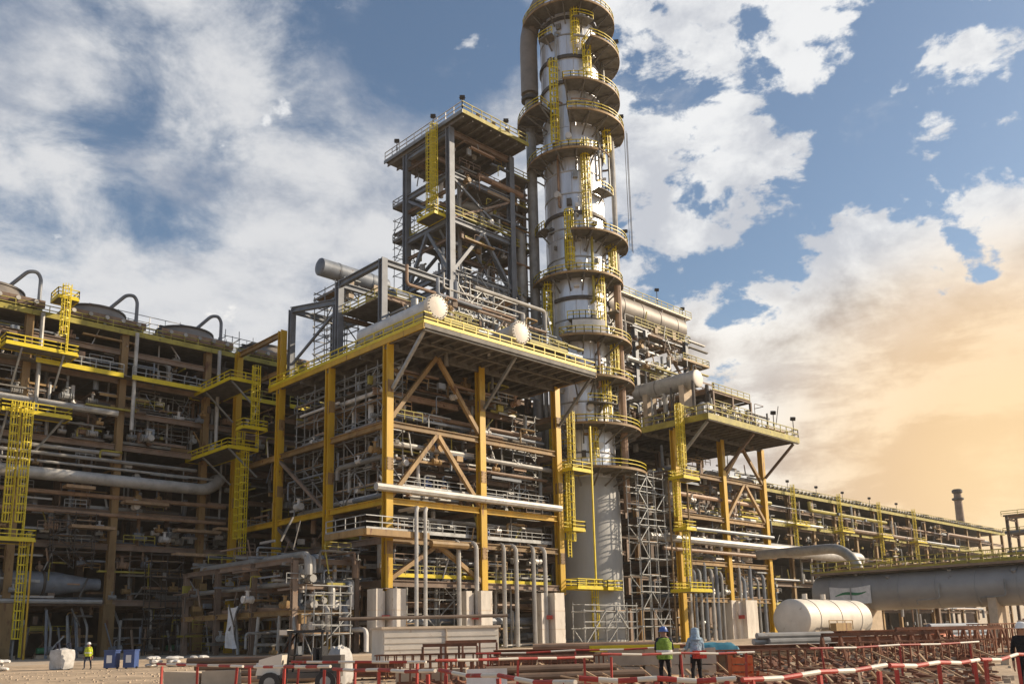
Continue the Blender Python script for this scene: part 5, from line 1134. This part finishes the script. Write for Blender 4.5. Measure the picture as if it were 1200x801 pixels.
def pipe_pile(x, y, a, label, L=6, r=.16, n=4, m_='pipeb'):
    t = thing('pipe_pile', label, 'pipes', (x, y, 0), 'loose pipes stacked in the yard'); f = frame2(x, y, a); k = 0
    for row in range(n):
        for c in range(n - row):
            o = U(-.5, .5); v = (c + row * .5 - n / 2) * 2.05 * r; z = r + row * 1.75 * r + .05; MB().tube(f(-L / 2 + o, v, z), f(L / 2 + o, v, z), r, 10).build('pipe', m_, t)
    return t
HV = math.radians(-44); R5 = math.radians
beam_stack(28.0, 26.5, HV + .1, 'rusty beam stack right of the beige cabin', 5, 3)
beam_stack(33.6, 25.4, HV + .35, 'rusty beam stack behind the yellow formwork', 6, 3)
beam_stack(42.0, 25.0, HV + .2, 'rusty beam stack behind the teal tarpaulin', 7, 2)
beam_stack(45.5, 19.5, HV + .25, 'rusty beam stack right of the two workers', 6, 3)
beam_stack(56.0, 19.5, HV + .55, 'long rusty beam stack before the white tank', 9, 2, 5)
beam_stack(66.0, 23.0, HV + .7, 'rusty beam stack below the middle of the long vessel', 8, 3, 5)
beam_stack(58.0, 11.0, HV + .6, 'rusty beam stack toward the right edge of the yard', 8, 3, 5)
beam_stack(74.0, 14.0, HV + .7, 'rusty beam stack close under the right end of the long vessel', 9, 3, 6)
rebar_cage(24.0, 21.5, HV + .1, 'rebar cage behind the nearest middle barrier', 5)
rebar_cage(29.6, 18.0, HV + .1, 'rebar cage left of the two workers', 5)
rebar_cage(35.0, 13.8, HV + .25, 'rebar cage right behind the worker in the red bag', 6)
rebar_cage(40.0, 12.2, HV + .4, 'rebar cage in the right foreground behind the barrier', 6, 1.1, 1.1)
rebar_cage(50.0, 14.4, HV + .4, 'rebar cage on the sand before the long vessel', 7, 1.2, 1.2)
rebar_cage(48.0, 10.2, HV + .5, 'rebar cage near the right edge of the yard', 6, 1.1, 1.0)
rebar_cage(22.6, 27.6, HV + .05, 'rebar cage in front of the left half of the beige cabin', 5, 1.0, 1.0)
rebar_cage(19.6, 23.0, HV + .1, 'low rebar cage behind the second barrier row on the left', 4, .9, .8)
beam_stack(21.0, 31.4, HV, 'rusty beam stack left of the beige cabin', 4, 2)
pipe_pile(17.8, 33.0, HV, 'brown pipe pile behind the cream buggy', 5, .14, 4)
trestle(25.5, 30.4, HV, 'rusty trestle against the right half of the beige cabin', 2.4, 1.3)
trestle(27.8, 31.6, HV, 'second rusty trestle against the beige cabin', 2.4, 1.4)
trestle(37.0, 16.4, HV + .2, 'rusty trestle right of the two workers', 5, 1.1)
trestle(43.0, 15.6, HV + .3, 'rusty trestle at the edge of the sand heap', 6, 1.0)
trestle(62.0, 26.4, HV + .6, 'rusty trestle before the tank end', 7, 1.3)
trestle(68.0, 18.4, HV + .6, 'orange brown trestle under the long vessel', 6, 2.0)
plank_pile(31.0, 22.2, HV + .1, 'timber pile in the middle of the yard', 5)
plank_pile(40.0, 21.0, HV, 'timber pile behind the two workers', 6, 12)
plank_pile(48.0, 23.8, HV + .15, 'timber pile on the sand heap by the tank', 7, 12)
plank_pile(23.0, 30.2, HV + .2, 'timber pile left of the beige cabin', 4)
plank_pile(60.0, 16.2, HV + .5, 'timber pile on the sand at the right', 6, 12)
block_pile(20.4, 24.4, HV, 'beige block pile behind the nearest left barrier', 2, 1)
block_pile(26.0, 18.6, HV, 'beige block pile below the yellow formwork', 3, 2)
block_pile(52.0, 8.4, HV + .5, 'beige block pile at the right edge', 4, 3)
block_pile(56.0, 14.6, HV + .5, 'beige block pile on the right hand sand', 4, 3)
block_pile(13.2, 27.0, HV, 'row of beige blocks at the left end of the yard', 2, 1, (1.1, .6, .7))
block_pile(42.5, 10.4, HV + .3, 'beige block pile behind the right hand barrier', 3, 2)
pipe_pile(36.0, 31.0, HV + .1, 'brown pipe pile at the foot of the silver column', 7)
pipe_pile(54.0, 28.0, HV + .3, 'grey pipe pile on the sand before the white tank', 8, .2, 4, 'pipe')
pipe_pile(20.0, 18.4, HV + .2, 'brown pipe pile behind the second barrier row', 4, .12, 3)
pipe_pile(78.0, 28.0, HV + .7, 'grey pipe pile beside the tank', 9, .25, 4, 'pipeg')
t = thing('formwork', 'yellow formwork panel lying on blocks in the middle of the yard', 'formwork', (28.4, 22, 0)); f = frame2(28.6, 22.6, HV)
for k in range(6): MB().bar(f(-1.6 + k * .64, -.5, 1.0), f(-1.6 + k * .64, .5, 1.0), .08, .16).build('rib', 'yellow', t)
for v in (-.5, .5): MB().bar(f(-1.75, v, 1.02), f(1.75, v, 1.02), .1, .22).build('edge_beam', 'yellow', t)
for u in (-1.3, 1.3): MB().box(f(u, 0, .45), (.5, .9, .9), HV).build('support_block', 'block', t)
t = thing('tarpaulin', 'teal tarpaulin draped over a crate left of the two workers', 'tarpaulin', (33.5, 20.2, 0)); f = frame2(31.0, 20.6, HV)
MB().box(f(0, 0, .55), (1.7, 1.0, .95), HV).build('crate', 'timber', t)
b = MB(); vs = []
for j in range(9):
    for i in range(13):
        u, v = -1.15 + 2.3 * i / 12, -.8 + 1.6 * j / 8; ed = max(abs(u) - .88, abs(v) - .54, 0); vs.append(f(u, v, 1.14 + .06 * noise.noise((u * 3, v * 3, 0)) - ed * 1.7))
b.add(vs, [(j * 13 + i, j * 13 + i + 1, (j + 1) * 13 + i + 1, (j + 1) * 13 + i) for j in range(8) for i in range(12)]); b.build('sheet', 'teal', t)
t = thing('crate', 'small orange crate below the teal tarpaulin', 'crate', (26.5, 16.6, 0)); f = frame2(26.4, 16.4, HV)
for z in (.15, .4, .65): MB().box(f(0, -.28, z), (.7, .05, .18), HV).build('slat', 'orangered', t)
for z in (.15, .4, .65): MB().box(f(0, .28, z), (.7, .05, .18), HV).build('slat', 'orangered', t)
for u in (-.33, .33): MB().box(f(u, 0, .42), (.05, .5, .8), HV).build('end_panel', 'orangered', t)
t = thing('sheet_pile', 'bright orange netting heap on the sand before the long vessel', 'netting', (70, 27, 0)); f = frame2(72, 27, HV + .6); b = MB(); vs = []
for j in range(9):
    for i in range(15):
        u, v = -2.6 + 5.2 * i / 14, -1.2 + 2.4 * j / 8; vs.append(f(u, v, max(.02, 1.5 * (1 - (u / 2.7) ** 2) * (1 - (v / 1.3) ** 2) + .22 * noise.noise((u * 1.7, v * 2, 3)))))
b.add(vs, [(j * 15 + i, j * 15 + i + 1, (j + 1) * 15 + i + 1, (j + 1) * 15 + i) for j in range(8) for i in range(14)]); b.build('netting', 'orangered', t)
t = thing('sign_board', 'white board standing in the near foreground before the cabin', 'board', (11, 13, 0)); f = frame2(14.2, 15.6, HV)
MB().box(f(0, 0, .5), (.95, .06, .7), HV).build('panel', 'cloth', t)
for u in (-.4, .4): MB().bar(f(u, .05, 0), f(u, .05, .8), .05).build('post', 'galv', t)
# loose scraps too many to count
b = MB()
for k in range(3000):
    d = U(24, 62); a = math.radians(U(38, 72)); x, y = d * math.sin(a), d * math.cos(a); z = gz(x, y); an = U(0, 3.2); L = U(.15, .9); s = U(.03, .16)
    b.bar((x - L / 2 * math.cos(an), y - L / 2 * math.sin(an), z + U(.02, .1)), (x + L / 2 * math.cos(an), y + L / 2 * math.sin(an), z + U(.03, .25)), s)
o = b.build('site_rubble', 'rebar', None, 'stuff')
b = MB()
for k in range(420):
    d = U(22, 66); a = math.radians(U(44, 72)); x, y = d * math.sin(a), d * math.cos(a); z = gz(x, y); an = U(0, 3.2); L = U(.3, 1.3)
    b.bar((x - L / 2 * math.cos(an), y - L / 2 * math.sin(an), z + U(.03, .35)), (x + L / 2 * math.cos(an), y + L / 2 * math.sin(an), z + U(.05, .7)), U(.03, .1), U(.03, .07))
b.build('scrap_timber', 'timber', None, 'stuff')
b = MB()
for k in range(2600):
    d = U(22, 64); a = math.radians(U(14, 73)); x, y = d * math.sin(a), d * math.cos(a); z = gz(x, y); s = U(.03, .1) if a < math.radians(40) else U(.05, .3); b.box((x, y, z + s * .25), (s * U(.6, 1.6), s, s * U(.4, 1)), U(0, 3))
b.build('loose_stones', 'block', None, 'stuff')

# ================================================================ people
def person(loc, yaw, label, shirt, trousers, pose='stand', vest=None, helmet=None, wrap=None, bag=None):
    J = {'pelvis': (0, 0, .95), 'belly': (0, .0, 1.12), 'chest': (0, .01, 1.32), 'neck': (0, 0, 1.50), 'head': (0, .02, 1.60), 'crown': (0, .01, 1.72)}
    Rr = {'pelvis': .15, 'belly': .14, 'chest': .165, 'neck': .06, 'head': .092, 'crown': .07}
    E = [('pelvis', 'belly'), ('belly', 'chest'), ('chest', 'neck'), ('neck', 'head'), ('head', 'crown')]
    J['nose'] = (0, .115, 1.60); Rr['nose'] = .016; E.append(('head', 'nose'))
    for s, n in ((-1, 'l'), (1, 'r')):
        st = .14 * s if pose == 'walk' else .03 * s
        J.update({'hip' + n: (.1 * s, 0, .9), 'knee' + n: (.12 * s, .03 + st, .5), 'ank' + n: (.13 * s, -.02 + st * 1.2, .09), 'toe' + n: (.15 * s, .14 + st * 1.2, .04)})
        Rr.update({'hip' + n: .095, 'knee' + n: .062, 'ank' + n: .042, 'toe' + n: .035})
        E += [('pelvis', 'hip' + n), ('hip' + n, 'knee' + n), ('knee' + n, 'ank' + n), ('ank' + n, 'toe' + n)]
        fwd = {'stand': .06, 'walk': .1 * s, 'work': .24}[pose]; hz = {'stand': .84, 'walk': .85, 'work': 1.08}[pose]
        J.update({'sho' + n: (.19 * s, 0, 1.42), 'elb' + n: (.25 * s, fwd * .3, 1.13), 'wri' + n: (.24 * s, fwd, hz + .04), 'palm' + n: (.235 * s, fwd * 1.2 + .01, hz - .05)})
        Rr.update({'sho' + n: .068, 'elb' + n: .048, 'wri' + n: .03, 'palm' + n: .034})
        E += [('chest', 'sho' + n), ('sho' + n, 'elb' + n), ('elb' + n, 'wri' + n), ('wri' + n, 'palm' + n)]
        for k in range(4):
            a = 'f%d%s' % (k, n); J[a] = (.235 * s, fwd * 1.2 - .03 + k * .022, hz - .12 - (.012 if k in (1, 2) else 0)); J[a + 't'] = (.22 * s, fwd * 1.2 - .02 + k * .022, hz - .165 - (.012 if k in (1, 2) else 0))
            Rr[a] = .009; Rr[a + 't'] = .008; E += [('palm' + n, a), (a, a + 't')]
        J['th' + n] = (.21 * s, fwd * 1.2 + .06, hz - .07); Rr['th' + n] = .010; E.append(('palm' + n, 'th' + n))
        J['ear' + n] = (.092 * s, .01, 1.60); Rr['ear' + n] = .018; E.append(('head', 'ear' + n))
    keys = list(J); me = bpy.data.meshes.new('person_body'); me.from_pydata([J[k] for k in keys], [(keys.index(a), keys.index(c)) for a, c in E], [])
    tmp = bpy.data.objects.new('person_body', me); COL.objects.link(tmp)
    sk = tmp.modifiers.new('skin', 'SKIN'); sv = me.skin_vertices[0].data
    for i, k in enumerate(keys): sv[i].radius = (Rr[k] * (1.25 if k in ('pelvis', 'belly', 'chest') else 1), Rr[k] * (.85 if k in ('pelvis', 'belly', 'chest') else 1)); sv[i].use_root = (k == 'pelvis')
    tmp.modifiers.new('subsurf', 'SUBSURF').levels = 1
    dg = bpy.context.evaluated_depsgraph_get(); nm = bpy.data.meshes.new_from_object(tmp.evaluated_get(dg)); bpy.data.objects.remove(tmp)
    nm.materials.clear()
    for mm in ('skin', shirt, trousers, 'black'): nm.materials.append(M[mm])
    for p in nm.polygons:
        c = p.center; p.use_smooth = True
        hand = abs(c.x) > .17 and c.z < {'stand': .9, 'walk': .91, 'work': 1.12}[pose] and c.z > .62
        p.material_index = 0 if (c.z > 1.475 or hand) else (3 if c.z < .1 else (2 if c.z < .97 else 1))
    t = thing('person', label, 'person', loc); t.rotation_euler = (0, 0, yaw); ORG[t.name] = (0, 0, 0)
    o = bpy.data.objects.new('body', nm); COL.objects.link(o); o.parent = t
    if vest:
        b = MB(); b.lathe([(.225, .86), (.232, 1.0), (.225, 1.15), (.235, 1.32), (.17, 1.44), (.09, 1.475)], (0, 0, 0), 20); b.v = [(x * 1.0, y * .76 + .005, z) for x, y, z in b.v]; b.f = b.f[:-2]
        v = b.build('vest', vest, t)
        b = MB(); b.lathe([(.236, 1.06), (.236, 1.12)], (0, 0, 0), 20); b.v = [(x, y * .78 + .005, z) for x, y, z in b.v]; b.f = b.f[:-2]; b.build('reflective_band', 'cloth', v)
    if helmet:
        b = MB(); b.lathe([(.128, 1.655), (.125, 1.70), (.10, 1.765), (.05, 1.795), (.004, 1.80)], (0, .01, 0), 16); b.build('helmet', helmet, t)
        MB().lathe([(.12, 1.65), (.155, 1.645), (.155, 1.657), (.12, 1.662)], (0, .03, 0), 16).build('helmet_brim', helmet, t)
    if wrap:
        b = MB(); b.lathe([(.17, 1.42), (.13, 1.50), (.118, 1.58), (.125, 1.66), (.10, 1.74), (.004, 1.765)], (0, -.02, 0), 16); b.build('head_wrap', wrap, t)
    if bag:
        b = MB(); b.box((.02, -.24, 1.0), (.36, .16, .22)); b.build('waist_bag', bag, t); MB().box((.02, -.27, 1.06), (.3, .14, .06)).build('flap', bag, t)
    for s in (-1, 1):
        MB().lathe([(.012, -.004), (.012, .004)], (.034 * s, .098, 1.625), 8, 'Y').build('eye', 'black', t)
    return t
person((21.2, 62.6, gz(21.2, 62.6)), 2.2, 'worker in hi vis yellow jacket and dark trousers walking before the left rack', 'hiviz', 'navy', 'walk', 'hiviz', 'helmw')
person((21.4, 15.8, gz(21.4, 15.8)), -.9, 'worker in navy with a green vest and blue helmet standing at the middle right barrier', 'navy', 'blackcloth', 'work', 'hivizg', 'helmb')
person((21.75, 14.95, gz(21.75, 14.95)), -.6, 'worker with pale blue head wrap and red waist bag beside the green vest', 'paleblue', 'blackcloth', 'work', None, None, 'paleblue', 'redcloth')
person((23.0, 6.75, gz(23.0, 6.75)), 1.6, 'person in dark clothes cut by the right edge behind the barrier', 'blackcloth', 'blackcloth', 'stand', None, 'helmw', None, 'green')

# ================================================================ warm evening haze over the whole plant
hz = MB().bx(-4600, 4700, -4600, 4700, -1.6, 135)
hm = bpy.data.materials.new('haze_air'); hm.use_nodes = True; hn = hm.node_tree.nodes; hn.clear()
ho = hn.new('ShaderNodeOutputMaterial'); hv = hn.new('ShaderNodeVolumePrincipled'); hv.inputs['Density'].default_value = .00014; hv.inputs['Color'].default_value = (1, .93, .84, 1)
hm.node_tree.links.new(hv.outputs[0], ho.inputs['Volume']); hz.build('haze', hm, None, 'stuff')
